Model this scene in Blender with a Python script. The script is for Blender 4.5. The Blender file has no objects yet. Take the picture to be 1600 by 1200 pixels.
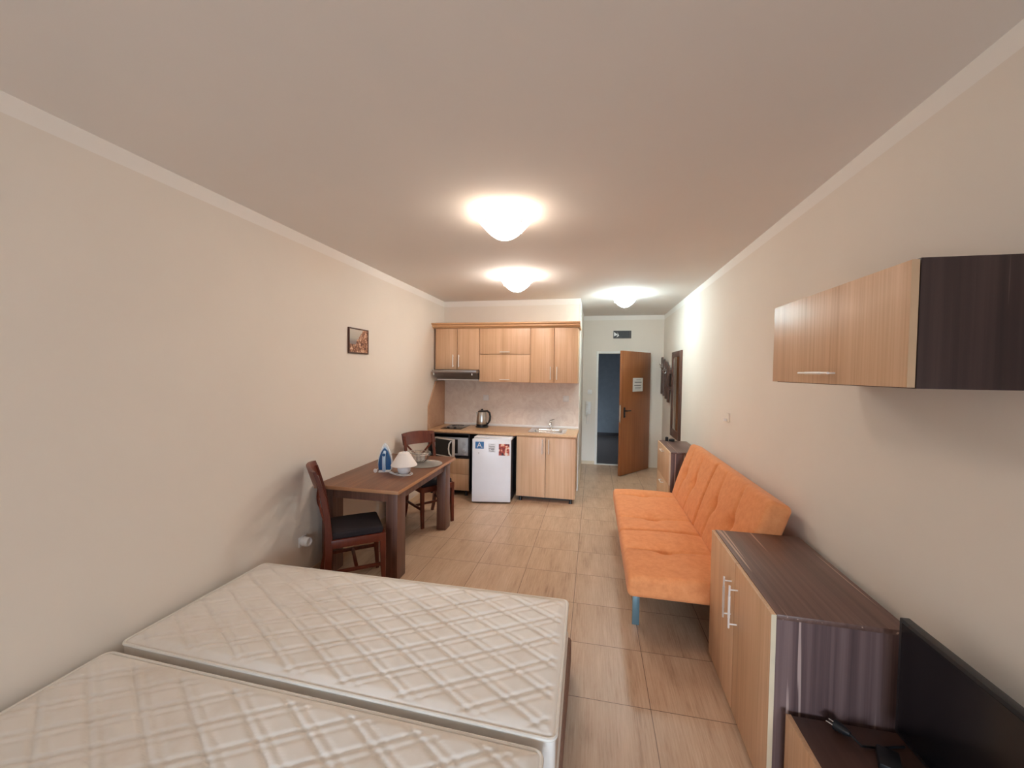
import bpy, bmesh, math, random
from mathutils import Vector, Matrix, Euler
R = math.radians
scn = bpy.context.scene
COL = scn.collection
random.seed(7)

# ------------------------------------------------------------------ camera
FPX, YAW, PITCH, ROLL, EYE = 620.575, 0.2033, 0.0303, 0.0131, 1.70
fwd = Vector((-math.sin(YAW) * math.cos(PITCH), math.cos(YAW) * math.cos(PITCH), -math.sin(PITCH)))
rt0 = Vector((math.cos(YAW), math.sin(YAW), 0))
up0 = rt0.cross(fwd)
rt = math.cos(ROLL) * rt0 + math.sin(ROLL) * up0
up = -math.sin(ROLL) * rt0 + math.cos(ROLL) * up0
cd = bpy.data.cameras.new('camera')
cam = bpy.data.objects.new('camera', cd)
COL.objects.link(cam)
m = Matrix((rt, up, -fwd)).transposed().to_4x4()
m.translation = (0, 0, EYE)
cam.matrix_world = m
cd.sensor_width = 36
cd.lens = FPX / 1600 * 36
cd.clip_start = 0.02
scn.camera = cam

# ------------------------------------------------------------------ world, daylight, exposure
w = bpy.data.worlds.new('world')
scn.world = w
w.use_nodes = True
bg = w.node_tree.nodes['Background']
bg.inputs[0].default_value = (0.72, 0.86, 1.0, 1)
bg.inputs[1].default_value = 4.9
scn.view_settings.view_transform = 'Standard'
scn.view_settings.look = 'None'
scn.view_settings.gamma = 1
scn.view_settings.use_curve_mapping = False
scn.view_settings.exposure = 0.0
scn.cycles.max_bounces = 12
scn.cycles.diffuse_bounces = 9
scn.cycles.caustics_reflective = False
scn.cycles.caustics_refractive = False
scn.cycles.sample_clamp_indirect = 6

WIN = (-1.2, 1.19, 0.05, 2.2)      # balcony door opening behind the camera (x0, x1, z0, z1)
WY = -3.2
pl = bpy.data.lights.new('daylight_portal', 'AREA')
pl.shape = 'RECTANGLE'
pl.size, pl.size_y = WIN[1] - WIN[0], WIN[3] - WIN[2]
pl.cycles.is_portal = True
po = bpy.data.objects.new('daylight_portal', pl)
po.location = ((WIN[0] + WIN[1]) / 2, WY - 0.05, (WIN[2] + WIN[3]) / 2)
po.rotation_euler = (R(90), 0, R(0))
COL.objects.link(po)

sl = bpy.data.lights.new('low_hazy_daylight', 'SUN')
sl.energy = 1.8
sl.color = (0.70, 0.85, 1.0)
sl.angle = R(11)
so = bpy.data.objects.new('low_hazy_daylight', sl)
so.rotation_euler = Vector((-0.035, 1, -math.tan(R(9.5)))).to_track_quat('-Z', 'Y').to_euler()
so.location = (0, WY - 1, 2)
COL.objects.link(so)

# lamp constants
LAMP_WARM, LAMP_COOL = (1.0, 0.82, 0.67), (0.80, 1.0, 1.02)
LAMP_PEACH = (1.0, 0.88, 0.78)
LAMP_ROOM, LAMP_KITCHEN, LAMP_HALL = 17.5, 49.0, 77.0

# room
XL, XR, ZC, YK, YH, XS = -2.249, 1.213, 2.754, 5.747, 7.52, -0.204

# ------------------------------------------------------------------ helpers: objects
def tag(o, label=None, cat=None, group=None, kind=None):
    if label: o['label'] = label
    if cat: o['category'] = cat
    if group: o['group'] = group
    if kind: o['kind'] = kind
    return o

def thing(name, label, cat, loc=(0, 0, 0), rz=0, group=None):
    o = bpy.data.objects.new(name, None)
    o.empty_display_size = 0.1
    o.location = loc
    o.rotation_euler = (0, 0, rz)
    COL.objects.link(o)
    return tag(o, label, cat, group)

def obj(name, bm, mat, parent=None, smooth=True, angle=35, label=None):
    me = bpy.data.meshes.new(name)
    bmesh.ops.recalc_face_normals(bm, faces=bm.faces[:])
    bm.to_mesh(me)
    bm.free()
    if smooth:
        me.shade_smooth()
        me.set_sharp_from_angle(angle=R(angle))
    if mat: me.materials.append(mat)
    o = bpy.data.objects.new(name, me)
    COL.objects.link(o)
    if parent: o.parent = parent
    if label: o['label'] = label
    return o

def struct(name, bm, mat, parent=None, smooth=False):
    o = obj(name, bm, mat, parent, smooth)
    if parent is None: o['kind'] = 'structure'
    return o

def dup(root, loc, rz, label, group=None):
    r = root.copy(); COL.objects.link(r)
    r.location = loc; r.rotation_euler = (0, 0, rz)
    r['label'] = label
    if group: r['group'] = group
    for ch in list(root.children):
        c = ch.copy(); COL.objects.link(c); c.parent = r
        for g in ch.children:
            d = g.copy(); COL.objects.link(d); d.parent = c
    return r

# ------------------------------------------------------------------ helpers: geometry
def new(): return bmesh.new()

def merge(bm, src, mtx=None):
    if mtx is not None: bmesh.ops.transform(src, matrix=mtx, verts=src.verts[:])
    t = bpy.data.meshes.new('t'); src.to_mesh(t); src.free()
    bm.from_mesh(t); bpy.data.meshes.remove(t)

def box(bm, x0, x1, y0, y1, z0, z1, bev=0.0, seg=2, mtx=None):
    s = bmesh.new()
    bmesh.ops.create_cube(s, size=1)
    for v in s.verts:
        v.co = Vector(((x0 + x1) / 2 + v.co.x * (x1 - x0), (y0 + y1) / 2 + v.co.y * (y1 - y0), (z0 + z1) / 2 + v.co.z * (z1 - z0)))
    if bev > 0:
        bmesh.ops.bevel(s, geom=s.edges[:] + s.verts[:], offset=bev, segments=seg, profile=0.5, affect='EDGES')
    merge(bm, s, mtx)
    return bm

def mbox(*a, **k): return box(new(), *a, **k)

def prism(bm, poly, axis, a, b, bev=0.0):
    """poly of 2D points extruded from a to b along the axis (0 x: poly is (y,z); 1 y: (x,z); 2 z: (x,y))"""
    s = bmesh.new()
    def P(p, t):
        return {0: (t, p[0], p[1]), 1: (p[0], t, p[1]), 2: (p[0], p[1], t)}[axis]
    A = [s.verts.new(P(p, a)) for p in poly]; Bv = [s.verts.new(P(p, b)) for p in poly]
    s.faces.new(A); s.faces.new(Bv[::-1])
    for i in range(len(poly)):
        j = (i + 1) % len(poly)
        s.faces.new((A[i], A[j], Bv[j], Bv[i]))
    bmesh.ops.recalc_face_normals(s, faces=s.faces[:])
    if bev > 0:
        bmesh.ops.bevel(s, geom=s.edges[:], offset=bev, segments=2, profile=0.5, affect='EDGES')
    merge(bm, s)
    return bm

def tube(bm, pts, r, seg=10, closed=False, caps=True):
    pts = [Vector(p) for p in pts]
    n = len(pts)
    rr = r if isinstance(r, (list, tuple)) else [r] * n
    rings = []
    prev = None
    for i, p in enumerate(pts):
        if closed: d = pts[(i + 1) % n] - pts[i - 1]
        elif i == 0: d = pts[1] - p
        elif i == n - 1: d = p - pts[i - 1]
        else: d = (pts[i + 1] - p).normalized() + (p - pts[i - 1]).normalized()
        d.normalize()
        if prev is None:
            a = Vector((0, 0, 1)) if abs(d.z) < 0.9 else Vector((1, 0, 0))
            u = d.cross(a).normalized()
        else:
            u = (prev - d * prev.dot(d)).normalized()
        prev = u
        v = d.cross(u)
        rings.append([bm.verts.new(p + rr[i] * (math.cos(t) * u + math.sin(t) * v)) for t in [2 * math.pi * k / seg for k in range(seg)]])
    m_ = n if closed else n - 1
    for i in range(m_):
        A, Bq = rings[i], rings[(i + 1) % n]
        off = 0
        if closed and i == n - 1:
            off = min(range(seg), key=lambda o: (A[0].co - Bq[o].co).length)
        for k in range(seg):
            bm.faces.new((A[k], A[(k + 1) % seg], Bq[(k + 1 + off) % seg], Bq[(k + off) % seg]))
    if caps and not closed:
        bm.faces.new(rings[0][::-1]); bm.faces.new(rings[-1])
    return bm

def lathe(bm, prof, cx=0, cy=0, seg=32, sx=1, sy=1, caps=(True, True)):
    rings = []
    for r, z in prof:
        rings.append([bm.verts.new((cx + sx * r * math.cos(2 * math.pi * k / seg), cy + sy * r * math.sin(2 * math.pi * k / seg), z)) for k in range(seg)])
    for A, Bq in zip(rings, rings[1:]):
        for k in range(seg):
            bm.faces.new((A[k], A[(k + 1) % seg], Bq[(k + 1) % seg], Bq[k]))
    if caps[0]: bm.faces.new(rings[0][::-1])
    if caps[1]: bm.faces.new(rings[-1])
    return bm

def rbox(bm, lx, ly, lz, r, n, disp=None, post=None, rseg=3):
    """rounded box centred at the origin in x, y with its base at z 0; n = cells on each axis; disp(x, y) raises the top"""
    def axis(L, k):
        inner = [-L / 2 + r + (L - 2 * r) * i / k for i in range(k + 1)]
        lo = [-L / 2 + r * i / rseg for i in range(rseg)]
        return lo + inner + [-q for q in lo[::-1]]
    ax = [axis(lx, n[0]), axis(ly, n[1]), axis(lz, n[2])]
    L = (lx, ly, lz)
    verts = {}
    def V(i, j, k):
        key = (i, j, k)
        if key in verts: return verts[key]
        p = Vector((ax[0][i], ax[1][j], ax[2][k]))
        c = Vector([max(-L[a] / 2 + r, min(L[a] / 2 - r, p[a])) for a in range(3)])
        # snap to the surface of the rounded box
        d = p - c
        if d.length > 1e-9:
            # remap so that rings are spread by angle
            q = Vector([math.copysign(math.tan(abs(x) / r * math.pi / 4), x) if r else 0 for x in d])
            p = c + q.normalized() * r
        x, y, z = p.x, p.y, p.z + lz / 2
        if disp and p.z > 0:
            z += disp(x, y) * min(1, max(0, p.z / (lz / 2)))
        v = Vector((x, y, z))
        if post: v = Vector(post(v))
        verts[key] = bm.verts.new(v)
        return verts[key]
    N = [len(a) - 1 for a in ax]
    def quad(a, b, c, d): bm.faces.new((a, b, c, d))
    for i in range(N[0]):
        for j in range(N[1]):
            quad(V(i, j, 0), V(i, j + 1, 0), V(i + 1, j + 1, 0), V(i + 1, j, 0))
            quad(V(i, j, N[2]), V(i + 1, j, N[2]), V(i + 1, j + 1, N[2]), V(i, j + 1, N[2]))
    for i in range(N[0]):
        for k in range(N[2]):
            quad(V(i, 0, k), V(i + 1, 0, k), V(i + 1, 0, k + 1), V(i, 0, k + 1))
            quad(V(i, N[1], k), V(i, N[1], k + 1), V(i + 1, N[1], k + 1), V(i + 1, N[1], k))
    for j in range(N[1]):
        for k in range(N[2]):
            quad(V(0, j, k), V(0, j, k + 1), V(0, j + 1, k + 1), V(0, j + 1, k))
            quad(V(N[0], j, k), V(N[0], j + 1, k), V(N[0], j + 1, k + 1), V(N[0], j, k + 1))
    return bm

def text_bm(body, size, mtx, depth=0.0004):
    cu = bpy.data.curves.new('t', 'FONT')
    cu.body = body; cu.size = size; cu.extrude = depth
    cu.align_x = 'CENTER'; cu.align_y = 'CENTER'
    o = bpy.data.objects.new('t', cu)
    COL.objects.link(o)
    bpy.context.view_layer.update()
    me = bpy.data.meshes.new_from_object(o.evaluated_get(bpy.context.evaluated_depsgraph_get()))
    bpy.data.objects.remove(o); bpy.data.curves.remove(cu)
    bm = new(); bm.from_mesh(me); bpy.data.meshes.remove(me)
    bmesh.ops.transform(bm, matrix=mtx, verts=bm.verts[:])
    return bm

# ------------------------------------------------------------------ helpers: materials
def srgb(r, g, b):
    f = lambda c: (c / 255 / 12.92) if c / 255 <= 0.04045 else ((c / 255 + 0.055) / 1.055) ** 2.4
    return (f(r), f(g), f(b), 1)

class NT:
    def __init__(s, name):
        s.m = bpy.data.materials.new(name); s.m.use_nodes = True
        s.t = s.m.node_tree; s.b = s.t.nodes['Principled BSDF']
    def n(s, typ, **k):
        q = s.t.nodes.new(typ)
        for a, v in k.items(): setattr(q, a, v)
        return q
    def put(s, sock, v):
        if isinstance(v, bpy.types.NodeSocket): s.t.links.new(v, sock)
        else: sock.default_value = v
    def math(s, op, a, b=0.0, c=None):
        q = s.n('ShaderNodeMath', operation=op)
        s.put(q.inputs[0], a); s.put(q.inputs[1], b)
        if c is not None: s.put(q.inputs[2], c)
        return q.outputs[0]
    def coord(s):
        return s.n('ShaderNodeTexCoord').outputs['Object']
    def sep(s, v):
        q = s.n('ShaderNodeSeparateXYZ'); s.put(q.inputs[0], v); return q.outputs
    def comb(s, x, y, z):
        q = s.n('ShaderNodeCombineXYZ')
        for i, v in enumerate((x, y, z)): s.put(q.inputs[i], v)
        return q.outputs[0]
    def mapping(s, v, scale, loc=(0, 0, 0)):
        q = s.n('ShaderNodeMapping'); s.put(q.inputs[0], v)
        q.inputs['Scale'].default_value = scale; q.inputs['Location'].default_value = loc
        return q.outputs[0]
    def noise(s, v, scale=1, detail=4, rough=0.55, dist=0):
        q = s.n('ShaderNodeTexNoise'); s.put(q.inputs['Vector'], v)
        q.inputs['Scale'].default_value = scale; q.inputs['Detail'].default_value = detail
        q.inputs['Roughness'].default_value = rough; q.inputs['Distortion'].default_value = dist
        return q.outputs[0]
    def ramp(s, f, stops):
        q = s.n('ShaderNodeValToRGB'); s.put(q.inputs[0], f)
        e = q.color_ramp.elements
        while len(e) < len(stops): e.new(0.5)
        for x, (p, c) in zip(e, stops): x.position = p; x.color = c
        return q.outputs[0]
    def mix(s, f, a, b):
        q = s.n('ShaderNodeMix', data_type='RGBA')
        s.put(q.inputs[0], f); s.put(q.inputs[6], a); s.put(q.inputs[7], b)
        return q.outputs[2]
    def bump(s, h, strength=0.2, dist=0.01):
        q = s.n('ShaderNodeBump'); s.put(q.inputs['Height'], h)
        q.inputs['Strength'].default_value = strength; q.inputs['Distance'].default_value = dist
        s.put(s.b.inputs['Normal'], q.outputs[0])
    def done(s, col=None, rough=0.5, metal=0, spec=None, coat=0):
        if col is not None: s.put(s.b.inputs['Base Color'], col)
        s.put(s.b.inputs['Roughness'], rough)
        s.b.inputs['Metallic'].default_value = metal
        if spec is not None: s.b.inputs['Specular IOR Level'].default_value = spec
        if coat: s.b.inputs['Coat Weight'].default_value = coat; s.b.inputs['Coat Roughness'].default_value = 0.15
        return s.m

def plain(name, col, rough=0.5, metal=0, spec=None, var=0.06, scale=8, coat=0):
    t = NT(name)
    f = t.noise(t.coord(), scale, 3)
    c0 = tuple(x * (1 - var) for x in col[:3]) + (1,); c1 = tuple(min(1, x * (1 + var)) for x in col[:3]) + (1,)
    return t.done(t.ramp(f, [(0.3, c0), (0.7, c1)]), rough, metal, spec, coat)

def grain(name, cols, axis, fine=70, along=1.6, rough=0.45, streak=None, streak_f=38, spec=None, streak_at=0.66):
    """wood laminate: noise stretched along the axis; cols dark to light; streak = colour of thin pale lines"""
    t = NT(name)
    sc = [fine] * 3; sc[axis] = along
    v = t.coord()
    f1 = t.noise(t.mapping(v, sc), 1, 5, 0.6)
    sc2 = [fine * 0.16] * 3; sc2[axis] = along * 0.3
    f2 = t.noise(t.mapping(v, sc2, (3.1, 1.7, 5.3)), 1, 3, 0.5)
    f = t.math('ADD', t.math('MULTIPLY', f1, 0.55), t.math('MULTIPLY', f2, 0.45))
    k = len(cols)
    col = t.ramp(f, [(0.34 + 0.32 * i / (k - 1), c) for i, c in enumerate(cols)])
    if streak:
        sc3 = [streak_f] * 3; sc3[axis] = 0.9
        g = t.noise(t.mapping(v, sc3, (9.2, 4.4, 2.2)), 1, 1, 0.4)
        msk = t.ramp(g, [(streak_at, (0, 0, 0, 1)), (streak_at + 0.03, (1, 1, 1, 1))])
        col = t.mix(msk, col, streak)
    return t.done(col, rough, spec=spec)

# ------------------------------------------------------------------ materials
def wall_mat(name, base, band):
    t = NT(name)
    v = t.coord()
    z = t.sep(v)[2]
    f = t.noise(v, 1.3, 5, 0.6)
    c = t.ramp(f, [(0.3, tuple(x * 0.965 for x in base[:3]) + (1,)), (0.7, base)])
    msk = t.math('GREATER_THAN', z, 2.672)
    col = t.mix(msk, c, band)
    t.bump(t.noise(v, 260, 2), 0.05, 0.002)
    return t.done(col, 0.85, spec=0.25)
M = {}
M['wall'] = wall_mat('cream_wall_paint', (0.80, 0.745, 0.675, 1), (0.85, 0.82, 0.78, 1))
M['ceiling'] = plain('ceiling_paint', (0.78, 0.75, 0.72, 1), 0.9, spec=0.2, var=0.015, scale=1.2)
M['white'] = plain('white_paint', (0.82, 0.81, 0.78, 1), 0.45, var=0.02)
M['white_plastic'] = plain('white_plastic', (0.80, 0.80, 0.80, 1), 0.35, var=0.02)
M['fridge_white'] = plain('fridge_enamel', (0.84, 0.86, 0.92, 1), 0.3, var=0.015)
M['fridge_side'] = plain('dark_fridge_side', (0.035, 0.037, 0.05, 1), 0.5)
M['black'] = plain('black_plastic', (0.012, 0.012, 0.014, 1), 0.4)
M['black_gloss'] = plain('black_glass', (0.008, 0.008, 0.01, 1), 0.12)
M['screen'] = plain('tv_screen', (0.006, 0.006, 0.008, 1), 0.22)
M['bright_metal'] = plain('bright_satin_metal', (0.88, 0.86, 0.84, 1), 0.32, 0.45, var=0.02)
M['chrome'] = plain('chrome', (0.75, 0.75, 0.76, 1), 0.16, 1, var=0.02)
M['steel'] = plain('brushed_steel', (0.55, 0.53, 0.50, 1), 0.28, 1, var=0.05, scale=60)
M['brass_steel'] = plain('satin_nickel', (0.86, 0.76, 0.66, 1), 0.3, 0.7, var=0.02)
M['tan'] = grain('beech_laminate', [srgb(190, 150, 116), srgb(208, 170, 136), srgb(219, 184, 152)], 2, 90, 1.4, 0.42)
M['tan_edge'] = plain('pale_edge_banding', srgb(214, 196, 168), 0.5)
M['tan_x'] = grain('beech_moulding', [srgb(178, 134, 94), srgb(200, 156, 114), srgb(216, 174, 132)], 0, 80, 1.2, 0.4)
WAL = [srgb(72, 54, 54), srgb(102, 79, 78), srgb(128, 104, 101)]
M['walnut_z'] = grain('striped_walnut_upright', WAL, 2, 46, 0.5, 0.42, srgb(176, 150, 142), 58, streak_at=0.655)
M['walnut_y'] = grain('striped_walnut_lengthwise', [srgb(84, 60, 53), srgb(106, 79, 71), srgb(124, 96, 88)], 1, 46, 0.5, 0.38, srgb(184, 152, 134), 52, streak_at=0.665)
M['walnut_bench'] = grain('bench_walnut', [srgb(74, 50, 42), srgb(98, 70, 60)], 1, 34, 0.5, 0.4)
M['table_y'] = grain('brown_table_top', [srgb(92, 58, 42), srgb(120, 80, 58), srgb(142, 98, 72)], 1, 26, 0.9, 0.36)
M['table_z'] = grain('brown_table_leg', [srgb(72, 46, 38), srgb(102, 68, 56), srgb(122, 86, 70)], 2, 40, 1.0, 0.42)
M['table_edge'] = plain('table_edge_banding', srgb(176, 128, 92), 0.45)
M['mahogany'] = grain('red_brown_chair_wood', [srgb(72, 26, 16), srgb(96, 40, 25), srgb(112, 52, 34)], 2, 30, 2.0, 0.34)
M['cushion'] = plain('dark_seat_fabric', srgb(36, 29, 34), 0.9, var=0.12, scale=90)
M['door'] = grain('red_brown_door_veneer', [srgb(132, 78, 42), srgb(148, 90, 52), srgb(160, 102, 60)], 2, 30, 1.2, 0.36)
M['mirror_frame'] = grain('dark_walnut_frame', [srgb(70, 46, 38), srgb(96, 66, 56)], 2, 40, 1.0, 0.45)
M['dark_carcass'] = plain('dark_carcass_board', (0.02, 0.016, 0.019, 1), 0.5)
M['rubber'] = plain('black_rubber', (0.015, 0.015, 0.015, 1), 0.7)
M['vent'] = plain('dark_grey_grille', srgb(92, 90, 90), 0.6)
M['paper'] = plain('white_paper', (0.80, 0.78, 0.73, 1), 0.8, var=0.02)
M['ink'] = plain('dark_ink', srgb(60, 60, 64), 0.7)
M['blue_iron'] = plain('blue_plastic', srgb(26, 84, 140), 0.3)
M['pale_blue'] = plain('pale_blue_plastic', srgb(178, 206, 232), 0.35)
M['sticker_blue'] = plain('blue_sticker', srgb(52, 116, 178), 0.5)
M['ceramic'] = plain('white_ceramic', (0.86, 0.86, 0.87, 1), 0.16, var=0.01)
M['shade'] = plain('white_lamp_shade', (0.82, 0.77, 0.74, 1), 0.7, var=0.01)
M['cord'] = plain('white_cord', (0.78, 0.76, 0.73, 1), 0.5)
M['skirting'] = plain('beige_skirting_tile', srgb(214, 196, 170), 0.35)
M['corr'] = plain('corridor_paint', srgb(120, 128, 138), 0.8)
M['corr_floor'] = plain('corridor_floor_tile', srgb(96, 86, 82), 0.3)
M['bed_side'] = plain('brown_bed_base_fabric', srgb(142, 112, 98), 0.9, var=0.1, scale=60)

def glass(name, col=(0.9, 0.95, 0.95, 1), rough=0.03, alpha=None):
    t = NT(name)
    t.b.inputs['Base Color'].default_value = col
    t.b.inputs['Roughness'].default_value = rough
    t.b.inputs['Transmission Weight'].default_value = 1
    t.b.inputs['IOR'].default_value = 1.45
    return t.m
def thin_glass(name, col, alpha, rough):
    t = NT(name); t.done(col, rough); t.b.inputs['Alpha'].default_value = alpha
    return t.m
M['glass'] = thin_glass('clear_glass', (0.85, 0.87, 0.86, 1), 0.22, 0.05)
t = NT('mirror_glass'); M['mirror'] = t.done((0.86, 0.87, 0.86, 1), 0.02, 1)
t = NT('daylight_tinted_chrome'); M['sofa_leg'] = t.done(srgb(112, 142, 154), 0.3, 0.55)  # blue of the reflected daylight is mixed into the metal colour

# orange sofa velour
t = NT('orange_velour')
v = t.coord()
f = t.noise(v, 22, 6, 0.7)
c = t.ramp(f, [(0.25, srgb(208, 130, 82)), (0.55, srgb(222, 147, 96)), (0.8, srgb(229, 158, 110))])
t.bump(t.noise(v, 300, 2), 0.12, 0.003)
t.b.inputs['Sheen Weight'].default_value = 0.25
t.b.inputs['Sheen Roughness'].default_value = 0.4
t.b.inputs['Sheen Tint'].default_value = (1, 0.75, 0.6, 1)
M['orange'] = t.done(c, 0.85, spec=0.2)

# mattress ticking
t = NT('quilted_ticking')
v = t.coord()
f = t.noise(v, 3.2, 5, 0.65)
c = t.ramp(f, [(0.28, (0.70, 0.63, 0.555, 1)), (0.50, (0.78, 0.735, 0.685, 1)), (0.8, (0.81, 0.775, 0.73, 1))])
t.bump(t.noise(v, 420, 2), 0.1, 0.002)
M['mattress'] = t.done(c, 0.72, spec=0.3)
M['piping'] = plain('white_piping', (0.76, 0.72, 0.66, 1), 0.6, var=0.03)

# floor tiles with a wood print
t = NT('wood_look_floor_tiles')
v = t.coord()
x, y, z = t.sep(v)
TS, TX0, TY0 = 0.4298, 0.3134, 2.0672
u = t.math('DIVIDE', t.math('SUBTRACT', x, TX0), TS)
q = t.math('DIVIDE', t.math('SUBTRACT', y, TY0), TS)
iu, iq = t.math('FLOOR', u), t.math('FLOOR', q)
rnd = t.n('ShaderNodeTexWhiteNoise', noise_dimensions='2D')
t.put(rnd.inputs['Vector'], t.comb(iu, iq, 0.0))
rv = rnd.outputs['Value']
vv = t.comb(t.math('ADD', x, t.math('MULTIPLY', rv, 37.0)), t.math('ADD', y, t.math('MULTIPLY', rv, 11.0)), 0.0)
g1 = t.noise(t.mapping(vv, (120, 4.0, 1)), 1, 6, 0.75, 0.1)
g2 = t.noise(t.mapping(vv, (9, 2.0, 1), (4, 2, 0)), 1, 4, 0.6)
f = t.math('ADD', t.math('MULTIPLY', g1, 0.55), t.math('MULTIPLY', g2, 0.45))
f = t.math('ADD', f, t.math('MULTIPLY', t.math('SUBTRACT', rv, 0.5), 0.03))
c = t.ramp(f, [(0.34, srgb(152, 122, 98)), (0.44, srgb(184, 153, 126)), (0.56, srgb(198, 169, 143)), (0.68, srgb(208, 182, 158))])
def near(val):
    fr = t.math('FRACT', val)
    return t.math('MINIMUM', fr, t.math('SUBTRACT', 1.0, fr))
gd = t.math('MINIMUM', near(u), near(q))
gm = t.math('LESS_THAN', gd, 0.0042)
col = t.mix(gm, c, srgb(104, 80, 64))
t.bump(t.math('SUBTRACT', 1.0, gm), 0.3, 0.002)
M['floor'] = t.done(col, t.math('ADD', 0.28, t.math('MULTIPLY', g1, 0.22)), spec=0.5)

# stone-look backsplash and worktop
def stone(name, cols, sc=9, rough=0.4):
    t = NT(name)
    f = t.noise(t.coord(), sc, 8, 0.7, 1.2)
    k = len(cols)
    return t.done(t.ramp(f, [(0.3 + 0.4 * i / (k - 1), c) for i, c in enumerate(cols)]), rough)
M['splash'] = stone('beige_stone_panel', [srgb(214, 198, 187), srgb(228, 215, 204), srgb(238, 228, 218)], 7)
M['splash_side'] = stone('brown_stone_panel', [srgb(180, 142, 114), srgb(196, 160, 132)], 9)
M['worktop'] = stone('tan_stone_worktop', [srgb(184, 144, 106), srgb(202, 164, 126), srgb(214, 180, 144)], 40, 0.35)

def rootz(name, loc, rz=0):
    o = bpy.data.objects.new(name, None); COL.objects.link(o); o.location = loc; o.rotation_euler = (0, 0, rz); return o

# ------------------------------------------------------------------ the setting
struct('floor', mbox(-2.4, 1.4, -3.35, YH, -0.1, 0), M['floor'])
struct('ceiling', mbox(-2.4, 1.4, -3.35, 11.2, ZC, ZC + 0.1), M['ceiling'])
struct('wall_left', mbox(XL - 0.1, XL, -3.35, YK + 0.1, 0, ZC), M['wall'])
struct('wall_right', mbox(XR, XR + 0.1, -3.35, YH + 0.1, 0, ZC), M['wall'])
struct('wall_kitchen', mbox(XL, XS, YK, YK + 0.1, 0, ZC), M['wall'])
struct('wall_hall_left', mbox(XS - 0.1, XS, YK + 0.1, YH, 0, ZC), M['wall'])
DX0, DX1, DZ = 0.066, 0.950, 2.072
b = new()
box(b, XS - 0.1, DX0, YH, YH + 0.1, 0, ZC); box(b, DX1, XR, YH, YH + 0.1, 0, ZC); box(b, DX0, DX1, YH, YH + 0.1, DZ, ZC)
struct('wall_hall_back', b, M['wall'])
b = new()
box(b, XL, WIN[0], WY - 0.1, WY, 0, ZC); box(b, WIN[1], XR, WY - 0.1, WY, 0, ZC)
box(b, WIN[0], WIN[1], WY - 0.1, WY, WIN[3], ZC); box(b, WIN[0], WIN[1], WY - 0.1, WY, 0, WIN[2])
struct('wall_front', b, M['wall'])
b = new()
for x0, x1, z0, z1 in [(WIN[0], WIN[0] + 0.06, WIN[2], WIN[3]), (WIN[1] - 0.06, WIN[1], WIN[2], WIN[3]),
                       (WIN[0] + 0.06, WIN[1] - 0.06, WIN[3] - 0.06, WIN[3]), (WIN[0] + 0.06, WIN[1] - 0.06, WIN[2], WIN[2] + 0.06)]:
    box(b, x0, x1, WY - 0.08, WY - 0.01, z0, z1)
struct('window_1', b, M['white'])
# corridor beyond the entrance door
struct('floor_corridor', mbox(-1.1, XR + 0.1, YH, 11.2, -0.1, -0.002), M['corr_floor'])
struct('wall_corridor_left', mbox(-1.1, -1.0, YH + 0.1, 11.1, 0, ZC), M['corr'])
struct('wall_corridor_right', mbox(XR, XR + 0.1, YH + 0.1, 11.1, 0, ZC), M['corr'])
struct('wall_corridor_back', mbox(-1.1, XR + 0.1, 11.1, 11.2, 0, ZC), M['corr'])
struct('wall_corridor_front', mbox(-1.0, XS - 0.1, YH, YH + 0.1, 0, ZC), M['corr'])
struct('baseboard_corridor', mbox(-1.0, XR, 11.085, 11.1, 0, 0.08), M['dark_carcass'])
q = NT('added_corridor_glow'); q.done((0.8, 0.85, 0.9, 1), 0.3)
q.b.inputs['Emission Color'].default_value = (0.84, 0.93, 1.0, 1); q.b.inputs['Emission Strength'].default_value = 5.5
wn = rootz('unseen_corridor_light', (-1.0, 9.75, 0)); wn['kind'] = 'structure'  # added glowing panel, out of view, that brightens the corridor
obj('glow_panel', mbox(0.001, 0.01, -0.5, 0.5, 0.12, 1.12), q.m, wn)
b = new(); box(b, 0.001, 0.03, -0.56, -0.5, 0.06, 1.18); box(b, 0.001, 0.03, 0.5, 0.56, 0.06, 1.18); box(b, 0.001, 0.03, -0.5, 0.5, 0.06, 0.12); box(b, 0.001, 0.03, -0.5, 0.5, 1.12, 1.18)
obj('frame', b, M['white'], wn)
# skirting tiles and the white corner bead
struct('baseboard_left', mbox(XL, XL + 0.009, 2.4, 5.12, 0, 0.07), M['skirting'])
struct('baseboard_hall', mbox(XS, DX0 - 0.035, YH - 0.009, YH, 0, 0.06), M['skirting'])
struct('baseboard_hall_left', mbox(XS, XS + 0.009, YK + 0.02, YH - 0.01, 0, 0.06), M['skirting'])
struct('baseboard_right', mbox(XR - 0.009, XR, 2.7, YH, 0, 0.06), M['skirting'])
struct('trim_1', mbox(XS - 0.006, XS + 0.003, YK - 0.004, YK + 0.02, 0, ZC), M['white'])

# entrance door: frame, leaf with lever handle and hinges
door = rootz('door_1', (DX1, YH, 0)); door['kind'] = 'structure'
b = new()
fx0, fx1 = DX0 - DX1, 0
box(b, fx0 - 0.028, fx0 + 0.012, -0.012, 0.1, 0, DZ + 0.028, 0.003)
box(b, fx1 - 0.012, fx1 + 0.028, -0.012, 0.1, 0, DZ + 0.028, 0.003)
box(b, fx0 + 0.012, fx1 - 0.012, -0.012, 0.1, DZ - 0.012, DZ + 0.028, 0.003)
obj('door_frame', b, M['white'], door)
obj('threshold', mbox(fx0 + 0.013, fx1 - 0.013, -0.01, 0.06, 0, 0.012, 0.002), M['white'], door)
# leaf: hinge (0.949, 7.434) to free edge (0.408, 6.716)
ang = math.atan2(6.716 - 7.434, 0.408 - 0.949)
lm = Matrix.Translation(Vector((0.949 - DX1, 7.434 - YH, 0))) @ Matrix.Rotation(ang, 4, 'Z')
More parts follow.
